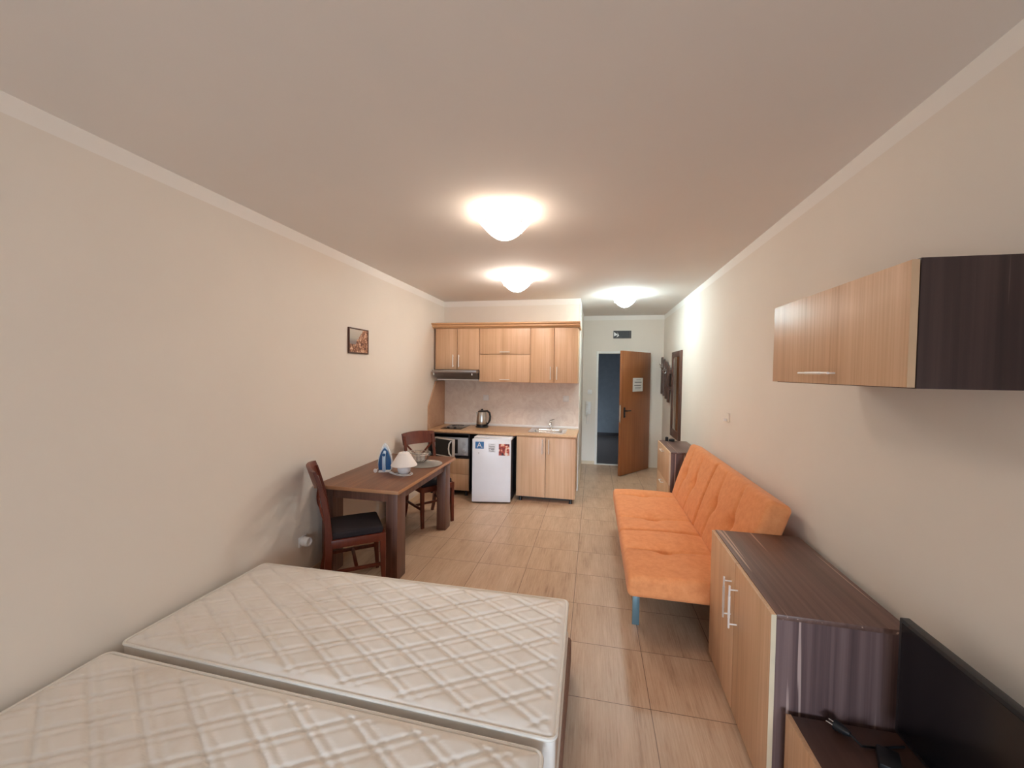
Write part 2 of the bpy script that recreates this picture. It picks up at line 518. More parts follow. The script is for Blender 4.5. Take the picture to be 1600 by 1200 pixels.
# in leaf space x runs from the hinge to the free edge, the room side (seen by the viewer) is +y after the turn
LW = 0.893
leaf = obj('door_leaf', mbox(0, LW, 0, 0.04, 0.012, 2.072, 0.002), M['door'], door); leaf.matrix_local = lm
leaf.matrix_parent_inverse = Matrix.Identity(4)
b = new()
hx, hz = 0.80, 1.085
prism(b, [(hx - 0.022, 0.97), (hx + 0.022, 0.97), (hx + 0.022, 1.14), (hx - 0.022, 1.14)], 1, 0.04, 0.048, 0.002)
tube(b, [(hx, 0.048, hz), (hx, 0.085, hz)], 0.010)
tube(b, [(hx, 0.085, hz), (hx - 0.05, 0.09, hz), (hx - 0.13, 0.085, hz - 0.003)], [0.011, 0.010, 0.008])
tube(b, [(hx, 0.045, 0.992), (hx, 0.056, 0.992)], 0.014)
h = obj('door_handle', b, M['black'], leaf, label='black lever handle')
b = new(); box(b, LW - 0.0005, LW + 0.002, 0.008, 0.032, 0.90, 1.18, 0.0005)
obj('lock_plate', b, M['chrome'], leaf, label='steel lock plate')
b = new()
for z in (0.25, 1.05, 1.85): tube(b, [(-0.006, 0.0, z), (-0.006, 0.0, z + 0.1)], 0.008)
obj('hinge', b, M['steel'], leaf)
n = obj('paper_notice', mbox(0.25, 0.565, 0.0412, 0.042, 1.395, 1.625), M['paper'])
n.matrix_world = Matrix.Translation(Vector((DX1, YH, 0))) @ lm
tag(n, 'white paper notice taped to the brown entrance door', 'notice')
b = new()
for z, x0, x1 in [(1.592, 0.31, 0.46), (1.556, 0.29, 0.51), (1.549, 0.29, 0.51), (1.50, 0.31, 0.52), (1.494, 0.31, 0.52), (1.46, 0.30, 0.5), (1.44, 0.32, 0.5)]:
    box(b, x0, x1, 0.042, 0.0424, z - 0.0025, z + 0.0025)
obj('printed_lines', b, M['ink'], n)

# ventilation grille above the door
t = thing('vent_grille', 'dark grey slatted ventilation grille above the entrance door', 'vent', (0.49, YH, 2.406))
b = new(); W2, H2 = 0.158, 0.07
for a in [(-W2, W2, H2 - 0.012, H2), (-W2, W2, -H2, -H2 + 0.012), (-W2, -W2 + 0.012, -H2 + 0.012, H2 - 0.012), (W2 - 0.03, W2, -H2 + 0.012, H2 - 0.012)]:
    box(b, a[0], a[1], -0.014, 0, a[2], a[3], 0.002)
obj('frame', b, M['vent'], t)
b = new()
for k in range(7):
    z = -0.05 + k * 0.0165
    box(b, -W2 + 0.012, W2 - 0.03, -0.011, -0.002, z - 0.003, z + 0.005)
obj('slats', b, plain('grille_slat', srgb(66, 64, 64), 0.6), t)
obj('back_plate', mbox(-W2 + 0.012, W2 - 0.03, -0.0015, 0, -H2 + 0.012, H2 - 0.012), M['fridge_side'], t)
b = new()
prism(b, [(-0.15, 0.05), (-0.08, 0.0), (-0.15, -0.035)], 1, -0.013, -0.0115)
prism(b, [(-0.10, -0.05), (-0.055, -0.02), (-0.09, 0.045), (-0.08, 0.0)], 1, -0.0135, -0.0118)
obj('torn_flap', b, M['white_plastic'], t, label='torn white flap')

# hall switch and intercom
t = thing('light_switch', 'small white light switch above the intercom beside the entrance door', 'switch', (-0.072, YH, 1.348))
obj('plate', mbox(-0.04, 0.04, -0.010, 0, -0.04, 0.04, 0.004), M['white_plastic'], t)
obj('rocker', mbox(-0.028, 0.028, -0.015, -0.010, -0.028, 0.028, 0.003), M['white_plastic'], t)
t = thing('intercom', 'white wall intercom with handset and cord left of the entrance door', 'intercom', (-0.09, YH, 1.05))
obj('base', mbox(-0.035, 0.045, -0.028, 0, -0.11, 0.115, 0.008), M['white_plastic'], t)
b = new()
prism(b, [(-0.030, 0.125), (-0.062, 0.125), (-0.066, 0.07), (-0.05, 0.06), (-0.05, -0.06), (-0.066, -0.07), (-0.062, -0.125), (-0.030, -0.125)], 0, -0.048, -0.006, 0.006)
obj('handset', b, plain('warm_white_plastic', (0.74, 0.73, 0.70, 1), 0.35), t)
pts = [(-0.027 + 0.005 * math.cos(k * 0.9), -0.03 + 0.005 * math.sin(k * 0.9), -0.125 - 0.0028 * k) for k in range(60)]
pts += [(0.0, -0.03, -0.294), (0.012, -0.028, -0.26), (0.015, -0.024, -0.16), (0.013, -0.02, -0.111)]
obj('coiled_cord', tube(new(), pts, 0.004, 6), M['cord'], t)

# ------------------------------------------------------------------ ceiling lights
def ceiling_light(x, y, rot, r, colour, strength, label):
    t = thing('ceiling_light', label, 'ceiling light', (x, y, ZC), rot, 'glass ceiling lights')
    b = new(); lathe(b, [(0.10, -0.028), (0.115, -0.02), (0.115, 0)], seg=32)
    obj('base_plate', b, M['white'], t)
    em = NT('lit_glass'); em.done((0.9, 0.88, 0.84, 1), 0.3)
    em.b.inputs['Emission Color'].default_value = colour + (1,)
    em.b.inputs['Emission Strength'].default_value = strength
    b = new(); seg, nr = 48, 12
    rings = []
    for i in range(nr + 1):
        f = 0.02 + 0.98 * i / nr
        ring = []
        for k in range(seg):
            a = 2 * math.pi * k / seg
            q = math.cos(4 * a)
            rr = r * f * (0.97 + 0.19 * q * f ** 2)
            zz = -0.178 + 0.128 * f ** 1.9 + 0.042 * q * f ** 3
            ring.append(b.verts.new((rr * math.cos(a), rr * math.sin(a), zz)))
        rings.append(ring)
    for A, Bq in zip(rings, rings[1:]):
        for k in range(seg): b.faces.new((A[k], A[(k + 1) % seg], Bq[(k + 1) % seg], Bq[k]))
    b.faces.new(rings[0])
    g = obj('glass_shade', b, em.m, t, angle=80)
    sm = g.modifiers.new('thickness', 'SOLIDIFY'); sm.thickness = 0.005
    for k in range(4):
        a = R(45 + 90 * k); c, s = math.cos(a), math.sin(a)
        tube_b = tube(new(), [(0.105 * c, 0.105 * s, -0.02), (r * 0.80 * c, r * 0.80 * s, -0.035), (r * 0.90 * c, r * 0.90 * s, -0.086), (r * 0.84 * c, r * 0.84 * s, -0.102)], 0.004, 6)
        obj('clip', tube_b, M['chrome'], t)
    return t
ceiling_light(-0.60, 2.60, R(10), 0.182, LAMP_WARM, LAMP_ROOM, 'warm glass ceiling light nearest the viewer, the largest of three')
ceiling_light(-0.845, 4.30, R(35), 0.182, LAMP_PEACH, LAMP_KITCHEN, 'warm glass ceiling light in front of the kitchen cabinets')
ceiling_light(0.385, 5.50, R(20), 0.165, LAMP_COOL, LAMP_HALL, 'white glass ceiling light over the hall near the door')

# ------------------------------------------------------------------ mattresses and bed bases
PX, PY = 0.27, 0.155
def quilt(x, y):
    p, q = x / PX + y / PY, x / PX - y / PY
    def groove(s, w):
        d = abs(s - round(s)) * 0.134
        return math.exp(-(d / w) ** 2)
    h = 0
    for s in (p, q):
        h -= 0.0085 * groove(s, 0.0075) + 0.0045 * groove(s - 0.27, 0.0065)
    return h
def mattress(name, label, corners, ztop, zbase, seed):
    """corners: far-left, far-right, near-right, near-left on the plan"""
    FLc, FRc, NRc, NLc = [Vector(c) for c in corners]
    cen = (FLc + FRc + NRc + NLc) / 4
    lx, ly, hh = (FRc - FLc).length, ((FLc - NLc).length + (FRc - NRc).length) / 2, ztop - zbase
    t = thing(name, label, 'mattress', (cen.x, cen.y, zbase))
    def warp(v):
        a, c = v.x / lx + 0.5, v.y / ly + 0.5
        p = NLc * (1 - a) * (1 - c) + NRc * a * (1 - c) + FLc * (1 - a) * c + FRc * a * c
        return (p.x - cen.x, p.y - cen.y, v.z)
    def disp(x, y):
        ex, ey = lx / 2 - abs(x), ly / 2 - abs(y)
        fade = min(1, max(0, (min(ex, ey) - 0.015) / 0.03))
        return fade * (0.010 + quilt(x + seed, y) + 0.004 * math.sin(x * 2.1 + seed) * math.sin(y * 3.3))
    b = new(); rbox(b, lx, ly, hh, 0.022, (int(lx / 0.0095), int(ly / 0.0095), 4), disp, warp)
    obj('ticking', b, M['mattress'], t, angle=60)
    for z in (hh - 0.008, 0.010):
        rc, pts = 0.03, []
        for cx, cy, a0 in [(1, 1, 0), (-1, 1, 90), (-1, -1, 180), (1, -1, 270)]:
            for k in range(7):
                a = R(a0 + 15 * k)
                pts.append(warp(Vector((cx * (lx / 2 - rc) + (rc + 0.001) * math.cos(a), cy * (ly / 2 - rc) + (rc + 0.001) * math.sin(a), z))))
        full = []
        for p, q in zip(pts, pts[1:] + pts[:1]):
            d = (Vector(q) - Vector(p)).length
            k = max(1, int(d / 0.1))
            full += [Vector(p).lerp(Vector(q), i / k) for i in range(k)]
        obj('piping', tube(new(), full, 0.0075, 8, closed=True), M['piping'], t)
    return t
mattress('mattress', 'quilted cream mattress on the farther bed, beside the dining table',
         [(-2.175, 2.275), (-0.125, 2.294), (-0.111, 1.397), (-2.200, 1.455)], 0.38, 0.185, 0.0)
mattress('mattress', 'quilted cream mattress nearest the viewer, cut off by the photo bottom',
         [(-2.195, 1.400), (-0.152, 1.350), (-0.150, 0.455), (-2.195, 0.50)], 0.375, 0.185, 0.11)
def bed_base(label, y0, y1):
    t = thing('bed_base', label, 'bed base', (-1.14, (y0 + y1) / 2, 0), 0, 'bed bases')
    d = (y1 - y0) / 2
    obj('box', mbox(-1.05, 1.042, -d, d, 0.04, 0.185, 0.012), M['bed_side'], t)
    for sx in (-1, 1):
        for sy in (-1, 1):
            obj('foot', lathe(new(), [(0.025, 0), (0.028, 0.04)], sx * 0.98, sy * (d - 0.07), 16), M['black'], t)
bed_base('low brown bed base under the farther quilted mattress', 1.405, 2.26)
bed_base('low brown bed base under the mattress nearest the viewer', 0.46, 1.395)

# ------------------------------------------------------------------ dining table
t = thing('dining_table', 'brown wooden dining table standing against the left wall', 'table', (-1.8625, 3.50, 0))
hx, hy = 0.3775, 0.65
obj('tabletop', mbox(-hx + 0.003, hx - 0.003, -hy + 0.003, hy - 0.003, 0.722, 0.7502, 0.002), M['table_y'], t)
b = new()
box(b, hx - 0.003, hx, -hy, hy, 0.722, 0.75, 0.001); box(b, -hx, -hx + 0.003, -hy, hy, 0.722, 0.75, 0.001)
box(b, -hx + 0.003, hx - 0.003, -hy, -hy + 0.003, 0.722, 0.75, 0.001); box(b, -hx + 0.003, hx - 0.003, hy - 0.003, hy, 0.722, 0.75, 0.001)
obj('edge_band', b, M['table_edge'], t, label='lighter rounded table edge')
b = new()
ax, ay = 0.335, 0.60
box(b, -ax, ax, -ay + 0.01, -ay + 0.028, 0.638, 0.722); box(b, -ax, ax, ay - 0.028, ay - 0.01, 0.638, 0.722)
box(b, ax - 0.03, ax - 0.012, -ay + 0.028, ay - 0.028, 0.638, 0.722); box(b, -ax + 0.012, -ax + 0.03, -ay + 0.028, ay - 0.028, 0.638, 0.722)
obj('apron', b, M['table_z'], t)
for sx in (-1, 1):
    for sy in (-1, 1):
        x0, x1 = sorted((sx * 0.24, sx * 0.342)); y0, y1 = sorted((sy * 0.46, sy * 0.59 + (-0.012 if sy < 0 else 0)))
        obj('leg', mbox(x0, x1, y0, y1, 0, 0.722, 0.004), M['table_z'], t)

# ------------------------------------------------------------------ dining chairs
def chair(loc, rz, label):
    t = thing('dining_chair', label, 'chair', loc, rz, 'dining chairs')
    W = M['mahogany']
    def plank(path, wy, wx, y):
        """a bar of rectangular section following (x, z) points at a given y"""
        bb = new()
        rings = []
        for i, (x, z) in enumerate(path):
            k = wx if not isinstance(wx, (list, tuple)) else wx[i]
            rings.append([bb.verts.new((x + a * k / 2, y + c * wy / 2, z)) for a, c in ((-1, -1), (1, -1), (1, 1), (-1, 1))])
        for A, Bq in zip(rings, rings[1:]):
            for q in range(4): bb.faces.new((A[q], A[(q + 1) % 4], Bq[(q + 1) % 4], Bq[q]))
        bb.faces.new(rings[0][::-1]); bb.faces.new(rings[-1])
        bmesh.ops.bevel(bb, geom=[e for e in bb.edges], offset=0.003, segments=1, affect='EDGES')
        return bb
    for s in (-1, 1):
        obj('leg', plank([(0.195, 0), (0.188, 0.15), (0.185, 0.30), (0.185, 0.405)], 0.036, [0.026, 0.034, 0.04, 0.042], s * 0.185), W, t)
        obj('rear_leg', plank([(-0.262, 0), (-0.232, 0.08), (-0.205, 0.2), (-0.196, 0.34), (-0.196, 0.46), (-0.206, 0.6), (-0.228, 0.74), (-0.258, 0.86), (-0.278, 0.935)],
                              0.028, [0.036, 0.042, 0.046, 0.05, 0.05, 0.044, 0.038, 0.032, 0.026], s * 0.18), W, t)
    b = new()
    box(b, -0.18, 0.205, -0.205, -0.18, 0.385, 0.445, 0.003); box(b, -0.18, 0.205, 0.18, 0.205, 0.385, 0.445, 0.003)
    box(b, 0.18, 0.205, -0.18, 0.18, 0.385, 0.445, 0.003); box(b, -0.205, -0.18, -0.165, 0.165, 0.385, 0.445, 0.003)
    box(b, -0.18, 0.18, -0.18, 0.18, 0.425, 0.437)
    obj('seat_frame', b, W, t)
    b = new(); rbox(b, 0.37, 0.37, 0.055, 0.02, (8, 8, 1), lambda x, y: 0.014 * math.cos(x * 7.5) * math.cos(y * 7.5), lambda v: (v.x + 0.005, v.y, v.z + 0.437))
    obj('seat_cushion', b, M['cushion'], t, angle=70, label='dark padded seat')
    # curved crest rail
    b = new(); n = 14; rows = []
    for i in range(n + 1):
        y = -0.205 + 0.41 * i / n
        bow = -0.045 * (1 - (y / 0.205) ** 2)
        arch = 0.012 * (1 - (y / 0.205) ** 2)
        q = []
        for z, dx in ((0.835, 0), (0.965 + arch, -0.045)):
            x = -0.235 + bow + dx
            q += [b.verts.new((x, y, z)), b.verts.new((x - 0.022, y, z))]
        rows.append(q)
    for A, Bq in zip(rows, rows[1:]):
        b.faces.new((A[0], Bq[0], Bq[2], A[2])); b.faces.new((A[1], A[3], Bq[3], Bq[1]))
        b.faces.new((A[2], Bq[2], Bq[3], A[3])); b.faces.new((A[0], A[1], Bq[1], Bq[0]))
    for A in (rows[0], rows[-1]): b.faces.new((A[0], A[2], A[3], A[1]))
    obj('crest_rail', b, W, t, angle=50)
    for s in (-1, 1):
        b = new(); rows = []
        for i in range(13):
            f = i / 12
            y = s * (0.165 - 0.33 * f + 0.008 * math.sin(2 * math.pi * f)); z = 0.845 - 0.33 * f
            x = -0.258 - 0.03 * math.sin(math.pi * f) + 0.055 * f + (0.004 if s > 0 else -0.004)
            rows.append([b.verts.new((x + a, y + c, z)) for a, c in ((-0.007, -0.013), (0.007, -0.013), (0.007, 0.013), (-0.007, 0.013))])
        for A, Bq in zip(rows, rows[1:]):
            for q in range(4): b.faces.new((A[q], A[(q + 1) % 4], Bq[(q + 1) % 4], Bq[q]))
        b.faces.new(rows[0][::-1]); b.faces.new(rows[-1])
        obj('cross_slat', b, W, t, angle=50)
    obj('lower_rail', mbox(-0.218, -0.196, -0.165, 0.165, 0.50, 0.535, 0.003), W, t)
    for s in (-1, 1):
        obj('stretcher', mbox(-0.19, 0.172, s * 0.182 - 0.009, s * 0.182 + 0.009, 0.185, 0.212, 0.003), W, t)
    obj('stretcher', mbox(-0.015, 0.01, -0.172, 0.172, 0.187, 0.21, 0.003), W, t)
    return t
c1 = chair((-1.842, 2.815, 0), R(38), 'red-brown wooden chair at the near table end, by the bed')
c2 = dup(c1, (-1.815, 4.215, 0), R(-38.5), 'red-brown cross-back chair at the far table end, by the kitchen', 'dining chairs')

# ------------------------------------------------------------------ things on the table
TT = 0.7502
# steam iron standing on its heel
t = thing('steam_iron', 'blue and white steam iron standing upright on the brown table', 'iron', (-1.915, 3.40, TT), R(22))
def iron_outline(w, z0, z1, n=18):
    pts = []
    for i in range(n + 1):
        f = i / n
        pts.append((w * (1 - f ** 3.3) ** 0.85 * (0.92 + 0.08 * math.sin(math.pi * min(1, f * 1.6))), z0 + (z1 - z0) * f))
    return [(x, z) for x, z in pts] + [(-x, z) for x, z in pts[-2::-1]]
b = new(); prism(b, iron_outline(0.068, 0.0, 0.262), 1, 0.045, 0.053)
obj('soleplate', b, M['steel'], t)
b = new(); prism(b, iron_outline(0.064, 0.004, 0.254), 1, 0.028, 0.045, 0.003)
obj('skirt', b, M['white_plastic'], t)
b = new(); prism(b, iron_outline(0.058, 0.012, 0.222), 1, -0.012, 0.028, 0.006)
obj('body', b, M['blue_iron'], t)
b = new(); prism(b, iron_outline(0.030, 0.13, 0.232), 1, -0.006, 0.034, 0.004)
obj('nose_cover', b, M['pale_blue'], t)
b = new()
tube(b, [(0, -0.005, 0.185), (0, -0.045, 0.172), (0, -0.064, 0.13), (0, -0.062, 0.07), (0, -0.05, 0.02), (0, -0.03, 0.012)], [0.014, 0.015, 0.015, 0.0155, 0.016, 0.014], 12)
obj('handle', b, M['pale_blue'], t)
b = new(); lathe(b, [(0.014, 0), (0.014, 0.006)], 0, 0, 16)
bmesh.ops.transform(b, matrix=Matrix.Translation((0, -0.06, 0.165)) @ Matrix.Rotation(R(70), 4, 'X'), verts=b.verts[:])
obj('dial', b, M['blue_iron'], t)
obj('heel', mbox(-0.05, 0.05, -0.055, 0.045, 0, 0.014, 0.005), M['white_plastic'], t)
pts = [(0.02, -0.05, 0.02), (0.045, -0.06, 0.012), (0.055, 0.0, 0.006), (0.04, 0.07, 0.006), (-0.04, 0.085, 0.006), (-0.085, 0.05, 0.006), (-0.09, 0.0, 0.006), (-0.085, -0.02, 0.012)]
obj('cord', tube(new(), pts, 0.0045, 8), M['cord'], t)
b = new(); tube(b, [(-0.085, -0.02, 0.018), (-0.075, -0.055, 0.019)], [0.013, 0.018], 12)
tube(b, [(-0.083, -0.06, 0.019), (-0.078, -0.078, 0.019)], 0.0025, 6); tube(b, [(-0.064, -0.055, 0.019), (-0.059, -0.073, 0.019)], 0.0025, 6)
obj('plug', b, M['white_plastic'], t)
# table lamp
t = thing('table_lamp', 'small white table lamp with cone shade and round base', 'lamp', (-1.695, 3.355, TT))
obj('base', lathe(new(), [(0.036, 0), (0.040, 0.004), (0.052, 0.018), (0.061, 0.042), (0.060, 0.060), (0.048, 0.078), (0.024, 0.090), (0.016, 0.11)], seg=36), M['ceramic'], t, angle=60)
obj('shade', lathe(new(), [(0.117, 0.080), (0.119, 0.084), (0.048, 0.194), (0.044, 0.198), (0.018, 0.199)], seg=40, caps=(False, True)), M['shade'], t, angle=20)
obj('finial', lathe(new(), [(0.016, 0.198), (0.018, 0.203), (0.008, 0.206)], seg=16), M['ceramic'], t)
pts = [(0.055, 0.02, 0.006), (0.085, 0.0, 0.004), (0.085, -0.045, 0.004), (0.04, -0.082, 0.004), (-0.03, -0.075, 0.004), (-0.09, -0.04, 0.004), (-0.115, -0.02, 0.005), (-0.13, -0.015, 0.007)]
obj('cord', tube(new(), pts, 0.004, 8), M['cord'], t)
pts = [(0.05, 0.03, 0.012), (0.078, 0.01, 0.010), (0.07, -0.04, 0.010), (0.0, -0.07, 0.010), (-0.07, -0.05, 0.010), (-0.06, 0.02, 0.006), (-0.04, 0.06, 0.004)]
obj('cord', tube(new(), pts, 0.0035, 8), M['cord'], t)
obj('cord_switch', tube(new(), [(-0.085, -0.042, 0.009), (-0.128, -0.015, 0.010)], [0.009, 0.011], 10), M['white_plastic'], t)
# glass platter, wire basket, tumblers
t = thing('glass_platter', 'flat round glass platter on the brown table beside the lamp', 'platter', (-1.665, 3.74, TT))
obj('dish', lathe(new(), [(0.10, 0), (0.165, 0.004), (0.178, 0.010), (0.176, 0.012), (0.16, 0.007), (0.10, 0.004)], seg=40), thin_glass('frosted_glass', (0.62, 0.62, 0.58, 1), 0.42, 0.2), t, angle=60)
t = thing('wire_basket', 'dark wire dish basket holding drinking glasses on the table', 'basket', (-1.76, 3.80, TT + 0.0132))
def ring(r, z, rx=1.25, ry=0.85): return [(r * rx * math.cos(2 * math.pi * k / 28), r * ry * math.sin(2 * math.pi * k / 28), z) for k in range(28)]
b = new(); tube(b, ring(0.105, 0.098), 0.0032, 6, closed=True); tube(b, ring(0.108, 0.080), 0.0024, 6, closed=True)
obj('rim', b, M['steel'], t)
b = new(); tube(b, ring(0.06, 0.004), 0.003, 6, closed=True)
for k in range(18):
    a = 2 * math.pi * k / 18; c, s = math.cos(a), math.sin(a)
    tube(b, [(0.06 * 1.25 * c, 0.06 * 0.85 * s, 0.004), (0.082 * 1.25 * c, 0.082 * 0.85 * s, 0.03), (0.105 * 1.25 * c, 0.105 * 0.85 * s, 0.098)], 0.0018, 5)
for k in range(-3, 4): tube(b, [(k * 0.02, -0.045 + abs(k) * 0.005, 0.004), (k * 0.02, 0.045 - abs(k) * 0.005, 0.004)], 0.0018, 5)
obj('wire_bowl', b, plain('dark_wire', (0.06, 0.055, 0.05, 1), 0.3, 0.8), t)
gl = None
for lx, ly, which in [(-0.035, 0.012, 'leftmost glass tumbler inside the wire basket'), (0.016, -0.014, 'middle glass tumbler inside the wire basket'), (0.042, 0.014, 'rightmost glass tumbler inside the wire basket')]:
    if gl is None:
        gl = tag(obj('tumbler', lathe(new(), [(0.018, 0), (0.020, 0.001), (0.026, 0.075), (0.0245, 0.075), (0.0185, 0.006), (0.004, 0.006)], seg=24), M['glass'], angle=50), which, 'glass', 'tumblers in the wire basket')
        g = gl
    else:
        g = gl.copy(); COL.objects.link(g); g['label'] = which
    g.location = (-1.76 + lx, 3.80 + ly, TT + 0.0205)

# picture on the left wall
t = thing('framed_picture', 'small framed coastal town picture hanging on the left wall', 'picture', (XL, 3.477, 1.978))
hw, hh = 0.162, 0.121
b = new()
for a in [(-hw, hw, hh - 0.012, hh), (-hw, hw, -hh, -hh + 0.012), (-hw, -hw + 0.012, -hh + 0.012, hh - 0.012), (hw - 0.012, hw, -hh + 0.012, hh - 0.012)]:
    box(b, 0, 0.018, a[0], a[1], a[2], a[3], 0.002)
obj('frame', b, plain('dark_brown_frame', srgb(70, 36, 22), 0.4), t)
q = NT('coastal_print'); x, y, z = q.sep(q.coord())
sky = q.ramp(q.math('MULTIPLY_ADD', z, 4.0, 0.5), [(0.45, srgb(128, 122, 122)), (0.62, srgb(176, 172, 164)), (0.95, srgb(196, 190, 180))])
nz = q.noise(q.coord(), 42, 5, 0.75)
town = q.ramp(nz, [(0.38, srgb(58, 28, 18)), (0.46, srgb(116, 64, 42)), (0.53, srgb(184, 132, 100)), (0.62, srgb(232, 204, 180))])
big = q.noise(q.coord(), 14, 3, 0.6)
edge = q.math('ADD', q.math('MULTIPLY', y, -1.25), q.math('MULTIPLY', big, -0.16))     # cliff rises to the right
mask = q.math('MAXIMUM', q.math('LESS_THAN', q.math('ADD', z, edge), -0.055), q.math('LESS_THAN', q.math('ADD', z, q.math('MULTIPLY', big, 0.05)), -0.012))
q.done(q.mix(mask, sky, town), 0.35)
obj('print', mbox(0.004, 0.012, -hw + 0.010, hw - 0.010, -hh + 0.010, hh - 0.010), q.m, t)

# left wall socket with adaptor, right wall switch
t = thing('wall_socket', 'white wall socket with plug adaptor near the bed, left wall', 'socket', (XL, 2.72, 0.335))
obj('plate', mbox(0, 0.010, -0.04, 0.04, -0.04, 0.04, 0.004), M['white_plastic'], t)
b = new(); lathe(b, [(0.034, 0), (0.036, 0.004), (0.036, 0.055), (0.033, 0.06), (0.027, 0.06), (0.026, 0.046), (0.004, 0.046)], seg=28)
bmesh.ops.transform(b, matrix=Matrix.Translation((0.010, 0, 0)) @ Matrix.Rotation(R(90), 4, 'Y'), verts=b.verts[:])
obj('adaptor', b, M['white_plastic'], t)
t = thing('cable_outlet', 'tiny white cable outlet on the bare right wall behind the sofa', 'outlet', (XR, 3.957, 1.311))
obj('plate', mbox(-0.012, 0, -0.04, 0.04, -0.04, 0.04, 0.004), plain('cream_plate', (0.80, 0.74, 0.66, 1), 0.4), t)
obj('connector', mbox(-0.035, -0.012, 0.0, 0.028, -0.038, -0.014, 0.003), M['white_plastic'], t)

# ------------------------------------------------------------------ kitchen
def pull(y_front, x, z, length, vertical, off=0.03, r=0.006):
    """bar handle standing off a front that faces -y"""
    b = new(); d = length / 2
    y = y_front - off
    if vertical:
        tube(b, [(x, y, z - d), (x, y, z + d)], r)
        for s in (-1, 1): tube(b, [(x, y, z + s * d * 0.78), (x, y_front, z + s * d * 0.78)], r * 0.8)
    else:
        tube(b, [(x - d, y, z), (x + d, y, z)], r)
        for s in (-1, 1): tube(b, [(x + s * d * 0.85, y, z), (x + s * d * 0.85, y_front, z)], r * 0.8)
    return b

UY = 5.325
def upper(label, x0, x1, z0, z1, doors):
    cx = (x0 + x1) / 2
    t = thing('kitchen_wall_cabinet', label, 'cabinet', (cx, YK, z0), 0, 'kitchen wall cabinets')
    w2, H = (x1 - x0) / 2, z1 - z0
    yf = UY + 0.018 - YK
    b = new()
    box(b, -w2, -w2 + 0.016, yf, -0.014, 0, H); box(b, w2 - 0.016, w2, yf, -0.014, 0, H)
    box(b, -w2 + 0.016, w2 - 0.016, yf, -0.014, 0, 0.016); box(b, -w2 + 0.016, w2 - 0.016, yf, -0.014, H - 0.016, H)
    box(b, -w2 + 0.016, w2 - 0.016, -0.02, -0.014, 0.016, H - 0.016)
    obj('carcass', b, M['tan'], t)
    for dx0, dx1, dz0, dz1, hxx, hzz, vert in doors:
        d = obj('door', mbox(dx0 - cx + 0.003, dx1 - cx - 0.003, UY - YK, yf - 0.001, dz0 - z0 + 0.003, dz1 - z0 - 0.003, 0.0015), M['tan'], t)
        obj('handle', pull(UY - YK, hxx - cx, hzz - z0, 0.175 if vert else 0.14, vert), M['bright_metal'], d)
ZT = 2.300
upper('two-door kitchen wall cabinet above the cooker hood', -2.218, -1.568, 1.722, ZT, [(-2.218, -1.893, 1.722, ZT, -1.945, 1.845, True), (-1.893, -1.568, 1.722, ZT, -1.860, 1.845, True)])
upper('middle kitchen wall cabinet with two lift-up flaps', -1.566, -0.850, 1.558, ZT, [(-1.566, -0.850, 1.938, ZT, -1.20, 1.972, False), (-1.566, -0.850, 1.558, 1.938, -1.20, 1.594, False)])
upper('right-hand two-door kitchen wall cabinet above the sink', -0.848, -0.212, 1.558, ZT, [(-0.848, -0.526, 1.558, ZT, -0.572, 1.69, True), (-0.526, -0.212, 1.558, ZT, -0.487, 1.69, True)])
b = new()
prism(b, [(UY + 0.01, ZT + 0.001), (UY - 0.014, ZT + 0.001), (UY - 0.022, ZT + 0.016), (UY - 0.050, ZT + 0.020), (UY - 0.054, ZT + 0.026), (UY - 0.054, ZT + 0.042), (UY - 0.050, ZT + 0.046), (UY - 0.074, ZT + 0.050), (UY - 0.078, ZT + 0.055), (UY - 0.078, ZT + 0.068), (UY - 0.074, ZT + 0.072), (UY + 0.01, ZT + 0.072)], 0, XL + 0.001, -0.186)
box(b, XL + 0.001, -0.186, UY + 0.011, YK - 0.001, ZT + 0.003, ZT + 0.02)
tag(obj('cornice_moulding', b, M['tan_x'], smooth=True, angle=25), 'stepped wooden cornice running along the top of the kitchen cabinets', 'cornice')

# cooker hood
t = thing('cooker_hood', 'slim grey metal cooker hood under the left wall cabinet', 'cooker hood', (-1.893, YK, 1.575))
w2 = 0.318
y0 = 5.20 - YK
b = new(); prism(b, [(-0.02, 0.10), (y0 + 0.015, 0.10), (y0, 0.112), (y0, 0.142), (-0.02, 0.145)], 0, -w2, w2, 0.002)
obj('housing', b, plain('grey_hood_metal', (0.34, 0.31, 0.30, 1), 0.35, 0.7), t)
b = new(); prism(b, [(-0.03, 0.03), (y0 + 0.12, 0.012), (y0 + 0.022, 0.0995), (-0.03, 0.0995)], 0, -w2 + 0.03, w2 - 0.004, 0.002)
obj('filter_panel', b, plain('dark_hood_metal', (0.16, 0.14, 0.135, 1), 0.35, 0.6), t)
b = new(); prism(b, [(y0 + 0.125, 0.0), (y0 + 0.115, 0.0), (y0 + 0.110, 0.012), (y0 + 0.125, 0.018)], 0, -w2 + 0.03, w2 - 0.004)
obj('front_lip', b, M['white_plastic'], t)
for x in (-w2 + 0.012, w2 - 0.07): obj('switch', mbox(x, x + 0.014, y0 + 0.008, y0 + 0.032, 0.070, 0.098, 0.002), M['white_plastic'], t)

